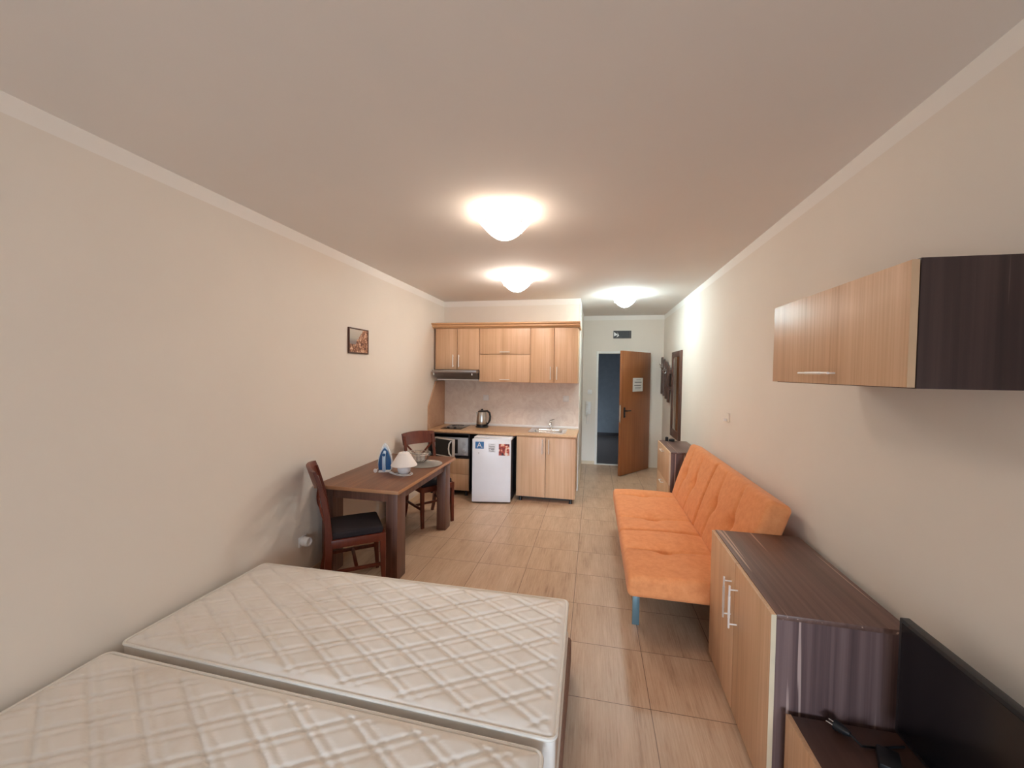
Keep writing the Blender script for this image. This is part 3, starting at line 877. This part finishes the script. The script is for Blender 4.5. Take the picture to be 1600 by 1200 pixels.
# backsplash: back panel and cut side panel
t = thing('backsplash', 'mottled beige stone backsplash behind the worktop with a cut side panel', 'backsplash', (-1.22, YK, 0.891))
b = new(); box(b, -1.009, 1.012, -0.012, -0.0005, 0.002, 0.666); box(b, -1.009, -0.346, -0.012, -0.0005, 0.666, 0.83)
obj('back_panel', b, M['splash'], t)
b = new(); prism(b, [(5.137 - YK, 0.002), (5.137 - YK, 0.318), (5.40 - YK, 0.664), (-0.0125, 0.664), (-0.0125, 0.002)], 0, -1.028, -1.010)
obj('side_panel', b, M['splash_side'], t, label='browner side panel with a sloping front edge')
tag(obj('sealing_strip', mbox(-2.228, -0.209, YK - 0.030, YK - 0.0125, 0.8915, 0.926, 0.004), M['white_plastic']), 'white sealing strip along the back of the worktop', 'strip')

# worktop with a cut-out for the sink
SX0, SX1, SY0, SY1 = -0.83, -0.39, 5.29, 5.63
YF = 5.135
def wt(b, x0, x1, y0, y1): box(b, x0, x1, y0, y1, 0.852, 0.891)
b = new()
wt(b, XL + 0.002, SX0, YF + 0.02, YK - 0.002); wt(b, SX1, -0.200, YF + 0.02, YK - 0.002)
wt(b, SX0, SX1, YF + 0.02, SY0); wt(b, SX0, SX1, SY1, YK - 0.002)
prism(b, [(YF + 0.02, 0.852), (YF + 0.006, 0.853), (YF, 0.860), (YF, 0.882), (YF + 0.006, 0.889), (YF + 0.02, 0.891)], 0, XL + 0.002, -0.200)
tag(obj('kitchen_worktop', b, M['worktop'], angle=50), 'long tan kitchen worktop with rounded front edge', 'worktop')

# hob
t = thing('hob', 'black glass two-ring hob set in the worktop beside the left wall', 'hob', (-1.955, 5.45, 0.891))
obj('glass_plate', mbox(-0.145, 0.155, -0.205, 0.225, 0.0002, 0.006, 0.002), M['black_gloss'], t)
b = new()
for y, r in ((-0.05, 0.075), (0.125, 0.09)): tube(b, [(0.0 + r * math.cos(a), y + r * math.sin(a), 0.0062) for a in [2 * math.pi * k / 32 for k in range(32)]], 0.0015, 4, closed=True)
obj('cooking_ring', b, M['vent'], t)
for x in (-0.045, 0.055): obj('knob', lathe(new(), [(0.020, 0.006), (0.019, 0.022), (0.012, 0.026)], x, -0.165, 20), M['black'], t)

# kettle
t = thing('electric_kettle', 'steel electric kettle with black handle on the worktop', 'kettle', (-1.585, 5.56, 0.891))
obj('power_base', lathe(new(), [(0.085, 0), (0.092, 0.004), (0.090, 0.018), (0.07, 0.022)], seg=36), M['black'], t)
obj('body', lathe(new(), [(0.078, 0.046), (0.082, 0.055), (0.081, 0.10), (0.074, 0.16), (0.064, 0.212), (0.060, 0.222)], seg=40), M['steel'], t, angle=60)
obj('lower_ring', lathe(new(), [(0.072, 0.0225), (0.083, 0.026), (0.083, 0.0455)], seg=36), M['black'], t)
obj('lid', lathe(new(), [(0.061, 0.2225), (0.058, 0.236), (0.035, 0.246), (0.014, 0.248), (0.014, 0.262), (0.008, 0.268)], seg=32), M['black'], t)
obj('handle', tube(new(), [(0.045, -0.01, 0.236), (0.085, -0.02, 0.240), (0.118, -0.028, 0.215), (0.130, -0.03, 0.165), (0.125, -0.03, 0.11), (0.105, -0.025, 0.07), (0.078, -0.018, 0.05)], [0.012, 0.014, 0.015, 0.015, 0.014, 0.012, 0.012], 12), M['black'], t)
b = new(); prism(b, [(-0.055, 0.20), (-0.09, 0.215), (-0.055, 0.10)], 1, -0.016, 0.016, 0.003)
obj('spout', b, M['steel'], t)

# sink and tap
t = thing('kitchen_sink', 'stainless steel sink set in the worktop below the tap', 'sink', (-0.61, 5.46, 0.891))
b = new()
ox, oy, ix, iy = 0.255, 0.20, 0.19, 0.145
def rr(x, y, r, z, k=6):
    out = []
    for cx, cy, a0 in [(1, 1, 0), (-1, 1, 90), (-1, -1, 180), (1, -1, 270)]:
        for i in range(k + 1):
            a = R(a0 + 90 * i / k); out.append((cx * (x - r) + r * math.cos(a), cy * (y - r) + r * math.sin(a), z))
    return out
def loft(b, loops, cap0=False, cap1=True):
    L = [[b.verts.new(p) for p in l] for l in loops]
    for A, Bq in zip(L, L[1:]):
        n = len(A)
        for k in range(n): b.faces.new((A[k], A[(k + 1) % n], Bq[(k + 1) % n], Bq[k]))
    if cap0: b.faces.new(L[0][::-1])
    if cap1: b.faces.new(L[-1])
    return b
loft(b, [rr(ox, oy, 0.04, 0.0003), rr(ox, oy, 0.04, 0.004), rr(ox - 0.01, oy - 0.01, 0.035, 0.007), rr(ix + 0.008, iy + 0.008, 0.05, 0.0045), rr(ix, iy, 0.05, -0.004), rr(ix - 0.015, iy - 0.015, 0.05, -0.13), rr(ix - 0.04, iy - 0.04, 0.04, -0.145)])
obj('bowl', b, M['chrome'], t, angle=50)
obj('drain', lathe(new(), [(0.035, -0.1448), (0.033, -0.142), (0.010, -0.1425)], seg=24), M['steel'], t)
t = thing('sink_tap', 'chrome mixer tap standing behind the sink', 'tap', (-0.59, 5.665, 0.8975))
obj('body', lathe(new(), [(0.024, -0.006), (0.024, 0.004), (0.018, 0.012), (0.018, 0.085), (0.022, 0.092), (0.020, 0.115), (0.012, 0.122)], seg=24), M['chrome'], t, angle=50)
obj('spout', tube(new(), [(0, -0.01, 0.075), (0, -0.07, 0.092), (0, -0.125, 0.088), (0, -0.135, 0.070)], [0.012, 0.011, 0.0105, 0.011], 12), M['chrome'], t)
obj('lever', tube(new(), [(0, 0, 0.118), (0.02, -0.01, 0.130), (0.05, -0.025, 0.136)], [0.009, 0.007, 0.006], 10), M['chrome'], t)

# sockets on the backsplash
def sock(x, z, label):
    t = thing('wall_socket', label, 'socket', (x, YK - 0.0125, z), 0, 'kitchen sockets')
    obj('plate', mbox(-0.042, 0.042, -0.010, 0, -0.042, 0.042, 0.004), M['white_plastic'], t)
    b = new(); lathe(b, [(0.026, 0), (0.025, 0.003), (0.022, 0.003), (0.021, 0.0008), (0.002, 0.0008)], seg=24)
    bmesh.ops.transform(b, matrix=Matrix.Translation((0, -0.010, 0)) @ Matrix.Rotation(R(90), 4, 'X'), verts=b.verts[:])
    obj('socket_ring', b, M['white_plastic'], t)
sock(-1.575, 1.310, 'white socket on the backsplash above the kettle')
sock(-0.388, 1.326, 'white socket on the backsplash to the right of the tap')

# drawer unit with microwave niche
t = thing('drawer_base_unit', 'kitchen base unit with microwave niche over two tan drawers', 'cabinet', (-1.937, YK, 0))
w2, yf, H = 0.298, 5.152 - YK, 0.851
b = new()
box(b, -w2, -w2 + 0.018, yf, -0.02, 0.07, H); box(b, w2 - 0.018, w2, yf, -0.02, 0.07, H)
box(b, -w2 + 0.018, w2 - 0.018, yf, -0.02, 0.07, 0.088); box(b, -w2 + 0.018, w2 - 0.018, yf, -0.02, H - 0.018, H)
box(b, -w2 + 0.018, w2 - 0.018, yf, -0.02, 0.508, 0.526); box(b, -w2 + 0.018, w2 - 0.018, -0.028, -0.02, 0.088, H - 0.018)
obj('carcass', b, M['dark_carcass'], t, label='dark carcass')
for z0, z1 in ((0.297, 0.506), (0.073, 0.293)):
    d = obj('drawer', mbox(-w2 + 0.002, w2 - 0.002, yf - 0.019, yf - 0.001, z0, z1, 0.0015), M['tan'], t)
    obj('handle', pull(yf - 0.019, -0.02, z1 - 0.06, 0.14, False), M['bright_metal'], d)
for sx in (-1, 1):
    for y in (yf + 0.015, -0.08): obj('foot', lathe(new(), [(0.022, 0), (0.018, 0.01), (0.018, 0.07)], sx * 0.25, y, 16), M['black'], t)

# microwave with its door ajar
t = thing('microwave_oven', 'small microwave with its door ajar in the kitchen niche', 'microwave', (-1.905, 5.185, 0.5262))
silver = plain('silver_plastic', (0.48, 0.50, 0.54, 1), 0.35)
b = new(); box(b, -0.235, 0.235, 0, 0.008, 0.012, 0.262, 0.003)
obj('face', b, silver, t)
obj('cavity', mbox(-0.21, 0.085, -0.0015, 0.0, 0.04, 0.235), M['black'], t, label='dark cavity')
b = new(); box(b, -0.23, 0.23, 0.008, 0.33, 0.012, 0.258, 0.004)
obj('casing', b, M['dark_carcass'], t)
obj('control_panel', mbox(0.118, 0.23, -0.004, 0.0, 0.02, 0.256, 0.002), plain('pale_control_panel', (0.56, 0.58, 0.62, 1), 0.4), t)
for z in (0.185, 0.085):
    b = new(); lathe(b, [(0.030, 0), (0.028, 0.006), (0.022, 0.008), (0.020, 0.018), (0.006, 0.019)], seg=28)
    bmesh.ops.transform(b, matrix=Matrix.Translation((0.176, -0.004, z)) @ Matrix.Rotation(R(90), 4, 'X'), verts=b.verts[:])
    obj('knob', b, silver, t)
for sx in (-1, 1):
    for y in (0.03, 0.29): obj('foot', lathe(new(), [(0.012, 0), (0.012, 0.012)], sx * 0.19, y, 12), M['rubber'], t)
dm = Matrix.Translation((-0.233, -0.008, 0)) @ Matrix.Rotation(R(-24), 4, 'Z')
d = obj('door', mbox(0, 0.365, -0.026, 0, 0.012, 0.262, 0.004), plain('microwave_door_frame', (0.60, 0.58, 0.56, 1), 0.35), t)
d.matrix_local = dm
obj('window', mbox(0.018, 0.335, -0.0275, -0.0262, 0.03, 0.245), M['black_gloss'], d)
b = new(); tube(b, [(0.322, -0.027, 0.035), (0.306, -0.05, 0.07), (0.300, -0.056, 0.135), (0.306, -0.05, 0.20), (0.322, -0.027, 0.238)], 0.0095, 10)
obj('handle', b, M['white_plastic'], d)

# under-counter fridge pulled out at an angle
FA = R(1.0)
FO = Vector((-1.530, 5.005, 0))
t = thing('fridge', 'small white under-counter fridge with its door ajar and stickers on it', 'fridge', FO, FA)
FW, FH = 0.498, 0.842
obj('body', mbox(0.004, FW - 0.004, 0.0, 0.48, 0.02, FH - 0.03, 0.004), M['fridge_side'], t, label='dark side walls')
obj('top', mbox(0.0, FW, -0.004, 0.485, FH - 0.0295, FH, 0.004), M['fridge_white'], t)
d = obj('door', mbox(0, FW, 0, 0.048, 0.022, FH - 0.006, 0.007), M['fridge_white'], t)
DMX = Matrix.Translation((FW, -0.012, 0)) @ Matrix.Rotation(R(9.0), 4, 'Z') @ Matrix.Translation((-FW, -0.048, 0))
d.matrix_local = DMX
obj('door_seal', mbox(0.012, FW - 0.012, 0.0482, 0.054, 0.04, FH - 0.04, 0.002), M['vent'], d)
obj('lock_cap', lathe(new(), [(0.006, 0), (0.005, 0.001)], seg=12), M['vent'], d).matrix_local = Matrix.Translation((0.085, -0.0002, 0.655)) @ Matrix.Rotation(R(90), 4, 'X')
for x in (0.05, FW - 0.05):
    for y in (0.05, 0.44): obj('foot', lathe(new(), [(0.016, 0), (0.018, 0.02)], x, y, 14), M['rubber'], t)
fm = Matrix.Translation(FO) @ Matrix.Rotation(FA, 4, 'Z') @ DMX
def on_door(name, x0, x1, z0, z1, mat, label, cat, th=0.0008):
    o = obj(name, mbox(x0, x1, -0.0005 - th, -0.0005, z0, z1), mat)
    o.matrix_world = fm
    return tag(o, label, cat)
s = on_door('energy_sticker', 0.040, 0.150, 0.712, 0.800, M['sticker_blue'], 'blue square energy sticker lettered A on the fridge door', 'sticker')
TXT = Matrix.Rotation(R(90), 4, 'X')
obj('letter', text_bm('A', 0.098, Matrix.Translation((0.092, -0.0017, 0.754)) @ TXT), M['white_plastic'], s)
b = new(); box(b, 0.126, 0.144, -0.0018, -0.0013, 0.728, 0.733)
obj('dash', b, M['white_plastic'], s)
s = on_door('text_sticker', 0.205, 0.305, 0.668, 0.780, M['fridge_white'], 'small grey-lined text sticker in the middle of the fridge door', 'sticker')
b = new()
for z, x0, x1, h in [(0.768, 0.235, 0.285, 0.002), (0.745, 0.212, 0.288, 0.0035), (0.733, 0.222, 0.292, 0.005), (0.718, 0.212, 0.286, 0.0045), (0.706, 0.216, 0.232, 0.004), (0.704, 0.240, 0.285, 0.007), (0.688, 0.222, 0.232, 0.009), (0.684, 0.245, 0.282, 0.008), (0.674, 0.222, 0.298, 0.0025)]:
    box(b, x0, x1, -0.0016, -0.0013, z - h / 2, z + h / 2)
obj('printed_lines', b, M['ink'], s)
q = NT('abstract_magnet_print'); x, y, z = q.sep(q.coord())
f = q.noise(q.coord(), 19, 2, 0.5)
q.done(q.ramp(f, [(0.34, srgb(52, 26, 30)), (0.44, srgb(150, 40, 36)), (0.52, srgb(206, 92, 64)), (0.58, srgb(232, 196, 170)), (0.68, srgb(236, 226, 220))]), 0.4)
s = on_door('picture_magnet', 0.342, 0.478, 0.628, 0.775, q.m, 'red and cream picture magnet at the right of the fridge door', 'magnet', 0.003)

# sink base unit
t = thing('sink_base_unit', 'two-door tan kitchen base unit below the sink', 'cabinet', (-0.600, YK, 0))
w2 = 0.386
b = new()
box(b, -w2, -w2 + 0.018, yf, -0.02, 0.062, H); box(b, w2 - 0.018, w2, yf, -0.02, 0.062, H)
box(b, -w2 + 0.018, w2 - 0.018, yf, -0.02, 0.062, 0.08); box(b, -w2 + 0.018, w2 - 0.018, -0.028, -0.02, 0.08, H)
box(b, -w2 + 0.018, w2 - 0.018, yf, yf + 0.018, 0.80, H)
obj('carcass', b, M['tan'], t)
for s in (-1, 1):
    x0, x1 = sorted((s * 0.003, s * (w2 - 0.001)))
    d = obj('door', mbox(x0, x1, yf - 0.019, yf - 0.001, 0.062, 0.846, 0.0015), M['tan'], t)
    obj('handle', pull(yf - 0.019, s * 0.042, 0.735, 0.19, True), M['bright_metal'], d)
for sx in (-1, 1):
    for y in (yf + 0.012, -0.08): obj('foot', lathe(new(), [(0.024, 0), (0.019, 0.012), (0.019, 0.062)], sx * 0.33, y, 16), M['black'], t)
obj('plinth', mbox(-w2 + 0.06, w2 - 0.06, yf + 0.13, yf + 0.145, 0.001, 0.061), M['dark_carcass'], t)

# ------------------------------------------------------------------ sofa bed
SFX, SFY0, SFY1 = 0.232, 2.56, 4.53
SL = SFY1 - SFY0
t = thing('sofa_bed', 'orange click-clack sofa bed with tufted seat along the right wall', 'sofa', (0, (SFY0 + SFY1) / 2, 0))
def tuft(buttons, split, W, L, band=0.016):
    def f(x, y):
        h = 0.0
        # halves part at the split line
        h -= 0.022 * math.exp(-((y - split) / 0.016) ** 2)
        for bx, by in buttons:
            dx, dy = x - bx, y - by
            h -= 0.030 * math.exp(-(dx * dx + dy * dy) / 0.0030)
            # crease running across the cushion through the button
            h -= 0.013 * math.exp(-(dy / 0.016) ** 2) * math.exp(-(dx / 0.28) ** 2)
            h -= band * math.exp(-(dy / 0.10) ** 2) * math.exp(-(dx / 0.28) ** 2)
        h += 0.012 * math.cos(math.pi * x / W)
        return h
    return f
SW, ST = 0.635, 0.135
rows = [(-0.80, 0), (-0.42, 0), (0.16, 0), (0.42, 0), (0.79, 0)]
b = new()
rbox(b, SW, SL, ST, 0.035, (40, 170, 3), tuft([(-0.02, -0.535), (-0.02, 0.12), (-0.02, 0.80)], 0.075 - 0.26, SW, SL), lambda v: (v.x + SFX + SW / 2, v.y, v.z + 0.288))
obj('seat', b, M['orange'], t, angle=70)
b = new()
BL, BT = 0.60, 0.135
rbox(b, BL, SL, BT, 0.036, (40, 170, 3), tuft([(0.0, -0.60), (0.0, -0.22), (0.0, 0.42), (0.0, 0.76)], 0.04, BL, SL, 0.006))
# lean: local x runs up the back, local z towards the room
ux = Vector((0.19, 0, 0.565)).normalized(); uz = Vector((-ux.z, 0, ux.x))
base = Vector((0.838, 0, 0.40))
mm = Matrix((ux, Vector((0, 1, 0)), uz)).transposed().to_4x4()
mm.translation = base + ux * (BL / 2) - uz * BT
bmesh.ops.transform(b, matrix=mm, verts=b.verts[:])
obj('backrest', b, M['orange'], t, angle=70)
for yc in (-SL / 2 + 0.205, SL / 2 - 0.205):
    b = new()
    box(b, 0.284, 0.330, yc - 0.008, yc + 0.008, 0, 0.288, 0.002)
    pass
    obj('leg', b, M['sofa_leg'], t, label='flat metal leg tinted by reflected blue daylight')
    obj('leg', mbox(0.78, 0.826, yc - 0.008, yc + 0.008, 0, 0.288, 0.002), M['sofa_leg'], t, label='flat metal leg tinted by reflected blue daylight')
b = new(); box(b, 0.30, 0.80, -SL / 2 + 0.12, SL / 2 - 0.12, 0.262, 0.287, 0.004)
obj('base_frame', b, M['dark_carcass'], t)
b = new()
for y in (-0.6, 0.6): tube(b, [(0.82, y, 0.275), (0.93, y, 0.33), (0.985, y, 0.50)], 0.012, 8)
obj('hinge_bracket', b, M['black'], t)

# ------------------------------------------------------------------ dresser
t = thing('sideboard', 'walnut sideboard with tan doors between the sofa and television', 'sideboard', (0.945, 2.125, 0), R(-1.0))
X0, X1, Y0, Y1, H = -0.222, 0.222, -0.43, 0.43, 0.77
top = obj('top', mbox(X0, X1, Y0, Y1, H - 0.020, H, 0.001), M['walnut_y'], t)
obj('side_panel', mbox(X0, X1, Y0 + 0.002, Y0 + 0.02, 0.0, H - 0.020), M['walnut_z'], t)
obj('side_panel', mbox(X0, X1, Y1 - 0.02, Y1 - 0.002, 0.0, H - 0.020), M['walnut_z'], t)
b = new(); box(b, X0 + 0.01, X1 - 0.004, Y0 + 0.02, Y1 - 0.02, 0.05, 0.068); box(b, X1 - 0.004, X1, Y0 + 0.02, Y1 - 0.02, 0.05, H - 0.02)
box(b, X0 + 0.03, X0 + 0.045, Y0 + 0.02, Y1 - 0.02, 0, 0.05)
obj('inner_panel', b, M['walnut_y'], t)
ym = 0.0
for y0, y1, hy in ((Y0, ym - 0.0015, ym + -0.045), (ym + 0.0015, Y1, ym + 0.045)):
    d = obj('door', mbox(X0 - 0.019, X0 - 0.001, y0 + 0.0012, y1 - 0.0012, 0.022, H - 0.003, 0.0008), M['tan'], t)
    b = new(); z = 0.567
    xx = X0 - 0.019 - 0.036
    tube(b, [(xx, hy, z - 0.055), (xx, hy, z + 0.055)], 0.0062, 12)
    for s in (-1, 1):
        tube(b, [(xx, hy, z + s * 0.056), (xx, hy, z + s * 0.105)], 0.0048, 12)
        tube(b, [(xx, hy, z + s * 0.085), (X0 - 0.019, hy, z + s * 0.085)], 0.0036, 8)
    obj('handle', b, M['bright_metal'], d)
    if y0 == Y0: obj('edge_band', mbox(X0 - 0.019, X0 - 0.001, Y0, Y0 + 0.001, 0.022, H - 0.003), M['tan_edge'], d, label='pale door edge')

# ------------------------------------------------------------------ wall cabinet on the right wall
M['walnut_shaded'] = grain('shaded_striped_walnut', [srgb(36, 23, 23), srgb(52, 35, 34), srgb(68, 49, 47)], 2, 46, 0.5, 0.42, srgb(124, 100, 95), 40, streak_at=0.70)  # sideboard walnut with the shade on the cabinet sides darkened into its colour
t = thing('wall_cabinet', 'walnut wall cabinet with one tan flap door above the sideboard', 'cabinet', (XR, 1.735, 1.668))
D, L2, H = 0.335, 0.426, 0.362
obj('side_panel', mbox(-D, 0, -L2, -L2 + 0.018, 0.0, H), M['walnut_shaded'], t)
obj('side_panel', mbox(-D, 0, L2 - 0.018, L2, 0.0, H), M['walnut_shaded'], t)
b = new(); box(b, -D, 0, -L2 + 0.018, L2 - 0.018, 0, 0.018); box(b, -D, 0, -L2 + 0.018, L2 - 0.018, H - 0.018, H); box(b, -0.006, 0, -L2 + 0.018, L2 - 0.018, 0.018, H - 0.018)
obj('shelf_panel', b, M['walnut_y'], t)
d = obj('door', mbox(-D - 0.022, -D - 0.003, -L2 + 0.001, L2, 0.003, H - 0.004, 0.001), M['tan'], t)
obj('edge_band', mbox(-D - 0.022, -D - 0.003, -L2 - 0.0002, -L2 + 0.001, 0.003, H - 0.004), plain('tan_edge_banding', srgb(196, 164, 132), 0.5), d, label='paler door edge')
b = new(); xx = -D - 0.022 - 0.032; z = 0.043; yc = 0.0
tube(b, [(xx, yc - 0.055, z), (xx, yc + 0.055, z)], 0.0055, 12)
for s in (-1, 1):
    tube(b, [(xx, yc + s * 0.056, z), (xx, yc + s * 0.105, z)], 0.0045, 12)
    tube(b, [(xx, yc + s * 0.085, z), (-D - 0.022, yc + s * 0.085, z)], 0.0036, 8)
obj('handle', b, M['bright_metal'], d)

# ------------------------------------------------------------------ TV bench, TV, cables
t = thing('tv_bench', 'low walnut television bench with a tan drawer beside the sideboard', 'tv bench', (0.97, 1.13, 0))
b = new(); box(b, -0.205, 0.22, -0.54, 0.54, 0.382, 0.40, 0.001)
obj('top', b, M['walnut_bench'], t)
b = new(); box(b, 0.214, 0.22, -0.522, 0.522, 0.0, 0.382); box(b, -0.18, -0.165, -0.522, 0.522, 0.0, 0.06)
obj('back_panel', b, M['walnut_z'], t)
for y in (-0.54, 0.522): obj('side_panel', mbox(-0.205, 0.22, y, y + 0.018, 0, 0.382), M['walnut_z'], t)
obj('drawer', mbox(-0.230, -0.212, -0.538, 0.530, 0.045, 0.412, 0.001), M['tan'], t)
b = new(); box(b, -0.211, -0.2055, -0.50, 0.50, 0.10, 0.36)
obj('drawer_box', b, M['dark_carcass'], t)

t = thing('television', 'black flat television standing on the low bench by the right wall', 'television', (1.085, 1.235, 0.40), R(0))
b = new(); box(b, -0.018, 0.012, -0.385, 0.385, 0.045, 0.458, 0.004)
obj('bezel', b, M['black'], t)
obj('screen', mbox(-0.0195, -0.0181, -0.370, 0.370, 0.062, 0.444), M['screen'], t)
b = new(); prism(b, [(0.012, 0.06), (0.048, 0.09), (0.048, 0.36), (0.012, 0.430)], 1, -0.33, 0.10, 0.004)
obj('rear_housing', b, M['black'], t)
obj('stand_neck', mbox(-0.01, 0.03, -0.05, 0.05, 0.012, 0.10, 0.004), M['black'], t)
obj('stand_base', mbox(-0.10, 0.09, -0.22, 0.22, 0.0003, 0.012, 0.005), M['black_gloss'], t)

BZ = 0.4003
t = thing('power_plug', 'black power plug with two bright pins lying on the television bench', 'plug', (0.900, 1.630, BZ), R(130))
b = new(); tube(b, [(-0.035, 0, 0.018), (-0.02, 0, 0.018), (0.012, 0, 0.018)], [0.008, 0.014, 0.018], 12)
obj('body', b, M['black'], t)
for s in (-1, 1): obj('pin', tube(new(), [(0.012, s * 0.0095, 0.018), (0.034, s * 0.0095, 0.018)], 0.0032, 8), M['chrome'], t)
obj('cord', tube(new(), [(-0.035, 0, 0.018), (-0.07, 0.005, 0.008), (-0.10, -0.045, 0.0045), (-0.125, -0.10, 0.0045), (-0.14, -0.13, 0.0045)], 0.004, 8), M['black'], t)
t = thing('power_adapter', 'black power adapter block lying on the bench before the television', 'adapter', (0.985, 1.512, BZ), R(-25))
obj('block', mbox(-0.030, 0.030, -0.045, 0.045, 0, 0.036, 0.006), M['black'], t)
obj('cord', tube(new(), [(0.0, -0.045, 0.016), (-0.01, -0.07, 0.010), (-0.05, -0.10, 0.005), (-0.09, -0.16, 0.0045)], 0.004, 8), M['black'], t)
t = thing('aerial_cable', 'black aerial cable with bright metal connector on the television bench', 'cable', (0.852, 1.44, BZ), R(-80))
b = new(); tube(b, [(0, 0, 0.008), (0.022, 0, 0.008)], 0.0062, 12); tube(b, [(0.022, 0, 0.008), (0.026, 0, 0.008)], 0.008, 12); tube(b, [(0.026, 0, 0.008), (0.045, 0, 0.008)], 0.005, 12)
obj('connector', b, M['chrome'], t)
obj('cord', tube(new(), [(0.045, 0, 0.008), (0.08, 0.0, 0.005), (0.12, -0.01, 0.0045), (0.16, -0.03, 0.0045), (0.22, -0.05, 0.0045)], 0.004, 8), M['black'], t)

# ------------------------------------------------------------------ hall: shoe cabinet, mirror, coat rack
t = thing('shoe_cabinet', 'small walnut shoe cabinet with tan flaps below the hall mirror', 'cabinet', (1.035, 5.14, 0))
X0, X1, Y0, Y1, H = -0.168, 0.168, -0.41, 0.41, 0.82
b = new(); box(b, X0, X1, Y0, Y1, H - 0.018, H, 0.001)
obj('top', b, M['walnut_y'], t)
for y in (Y0 + 0.002, Y1 - 0.02): obj('side_panel', mbox(X0, X1, y, y + 0.018, 0, H - 0.018), M['walnut_z'], t)
obj('back_panel', mbox(X1 - 0.005, X1, Y0 + 0.02, Y1 - 0.02, 0, H - 0.018), M['walnut_z'], t)
for z0, z1 in ((0.44, H - 0.003), (0.05, 0.436)):
    d = obj('flap', mbox(X0 - 0.018, X0 - 0.001, Y0, Y1, z0, z1, 0.0015), M['tan'], t)
    b = new(); z = z1 - 0.055; xx = X0 - 0.018 - 0.03
    tube(b, [(xx, -0.08, z), (xx, 0.08, z)], 0.005)
    for s in (-1, 1): tube(b, [(xx, s * 0.065, z), (X0 - 0.018, s * 0.065, z)], 0.004)
    obj('handle', b, M['bright_metal'], d)
    if z1 > 0.5: obj('edge_band', mbox(X0 - 0.018, X0 - 0.001, Y0 - 0.001, Y0, z0, z1), M['tan_edge'], d, label='pale flap edge')
b = new(); lathe(b, [(0.018, 0), (0.020, 0.01), (0.020, 0.05), (0.012, 0.055)], seg=18)
o = tag(obj('stopper', b, M['black'], angle=50), 'dark round stopper standing on the shoe cabinet, left of the two', 'stopper', 'dark stoppers on the shoe cabinet')
o.location = (0.952, 5.50, 0.8202)
b = new(); lathe(b, [(0.034, 0), (0.036, 0.008), (0.036, 0.026), (0.022, 0.032)], seg=18)
o = tag(obj('stopper', b, M['black'], angle=50), 'wider dark stopper on the shoe cabinet, beside the mirror frame', 'stopper', 'dark stoppers on the shoe cabinet')
o.location = (1.012, 5.50, 0.8202)

t = thing('wall_mirror', 'tall rectangular hall mirror in a dark walnut frame', 'mirror', (XR, 6.29, 0.74))
hw, H = 0.345, 1.30
b = new(); fwid = 0.12
box(b, -0.022, 0, -hw, -hw + fwid, 0, H, 0.003); box(b, -0.022, 0, hw - fwid, hw, 0, H, 0.003)
box(b, -0.022, 0, -hw + fwid, hw - fwid, 0, fwid, 0.003); box(b, -0.022, 0, -hw + fwid, hw - fwid, H - 0.085, H, 0.003)
obj('frame', b, M['mirror_frame'], t)
obj('mirror_glass', mbox(-0.014, -0.006, -hw + fwid - 0.004, hw - fwid + 0.004, fwid - 0.004, H - 0.081), M['mirror'], t)

t = thing('coat_rack', 'dark slatted coat rack with metal hooks in the hall corner', 'coat rack', (XR, 7.10, 1.24))
for yc, z0, z1 in ((0.335, 0.11, 0.755), (0.125, 0.085, 0.71), (-0.08, 0.045, 0.665), (-0.285, 0.0, 0.60)):
    obj('slat', mbox(-0.042, -0.024, yc - 0.065, yc + 0.065, z0, z1, 0.003), M['mirror_frame'], t)
b = new(); box(b, -0.0235, 0, -0.36, 0.39, 0.46, 0.53, 0.002); box(b, -0.0235, 0, -0.36, 0.39, 0.20, 0.26, 0.002)
obj('rail', b, M['mirror_frame'], t)
b = new(); prism(b, [(-0.43, 0.32), (-0.43, 0.43), (-0.415, 0.46), (-0.36, 0.47), (-0.36, 0.27), (-0.415, 0.285)], 0, -0.055, -0.0425, 0.002)
obj('end_block', b, M['mirror_frame'], t)
for yc, z in ((0.19, 0.588), (0.0, 0.535), (-0.19, 0.491)):
    b = new(); y_ = yc + 0.05
    tube(b, [(-0.042, y_, z + 0.03), (-0.075, y_, z + 0.025), (-0.095, y_, z + 0.05)], 0.006, 8)
    tube(b, [(-0.042, y_, z), (-0.07, y_, z - 0.02), (-0.085, y_, z + 0.0)], 0.006, 8)
    box(b, -0.046, -0.0415, y_ - 0.012, y_ + 0.012, z - 0.02, z + 0.05, 0.001)
    obj('hook', b, M['chrome'], t)
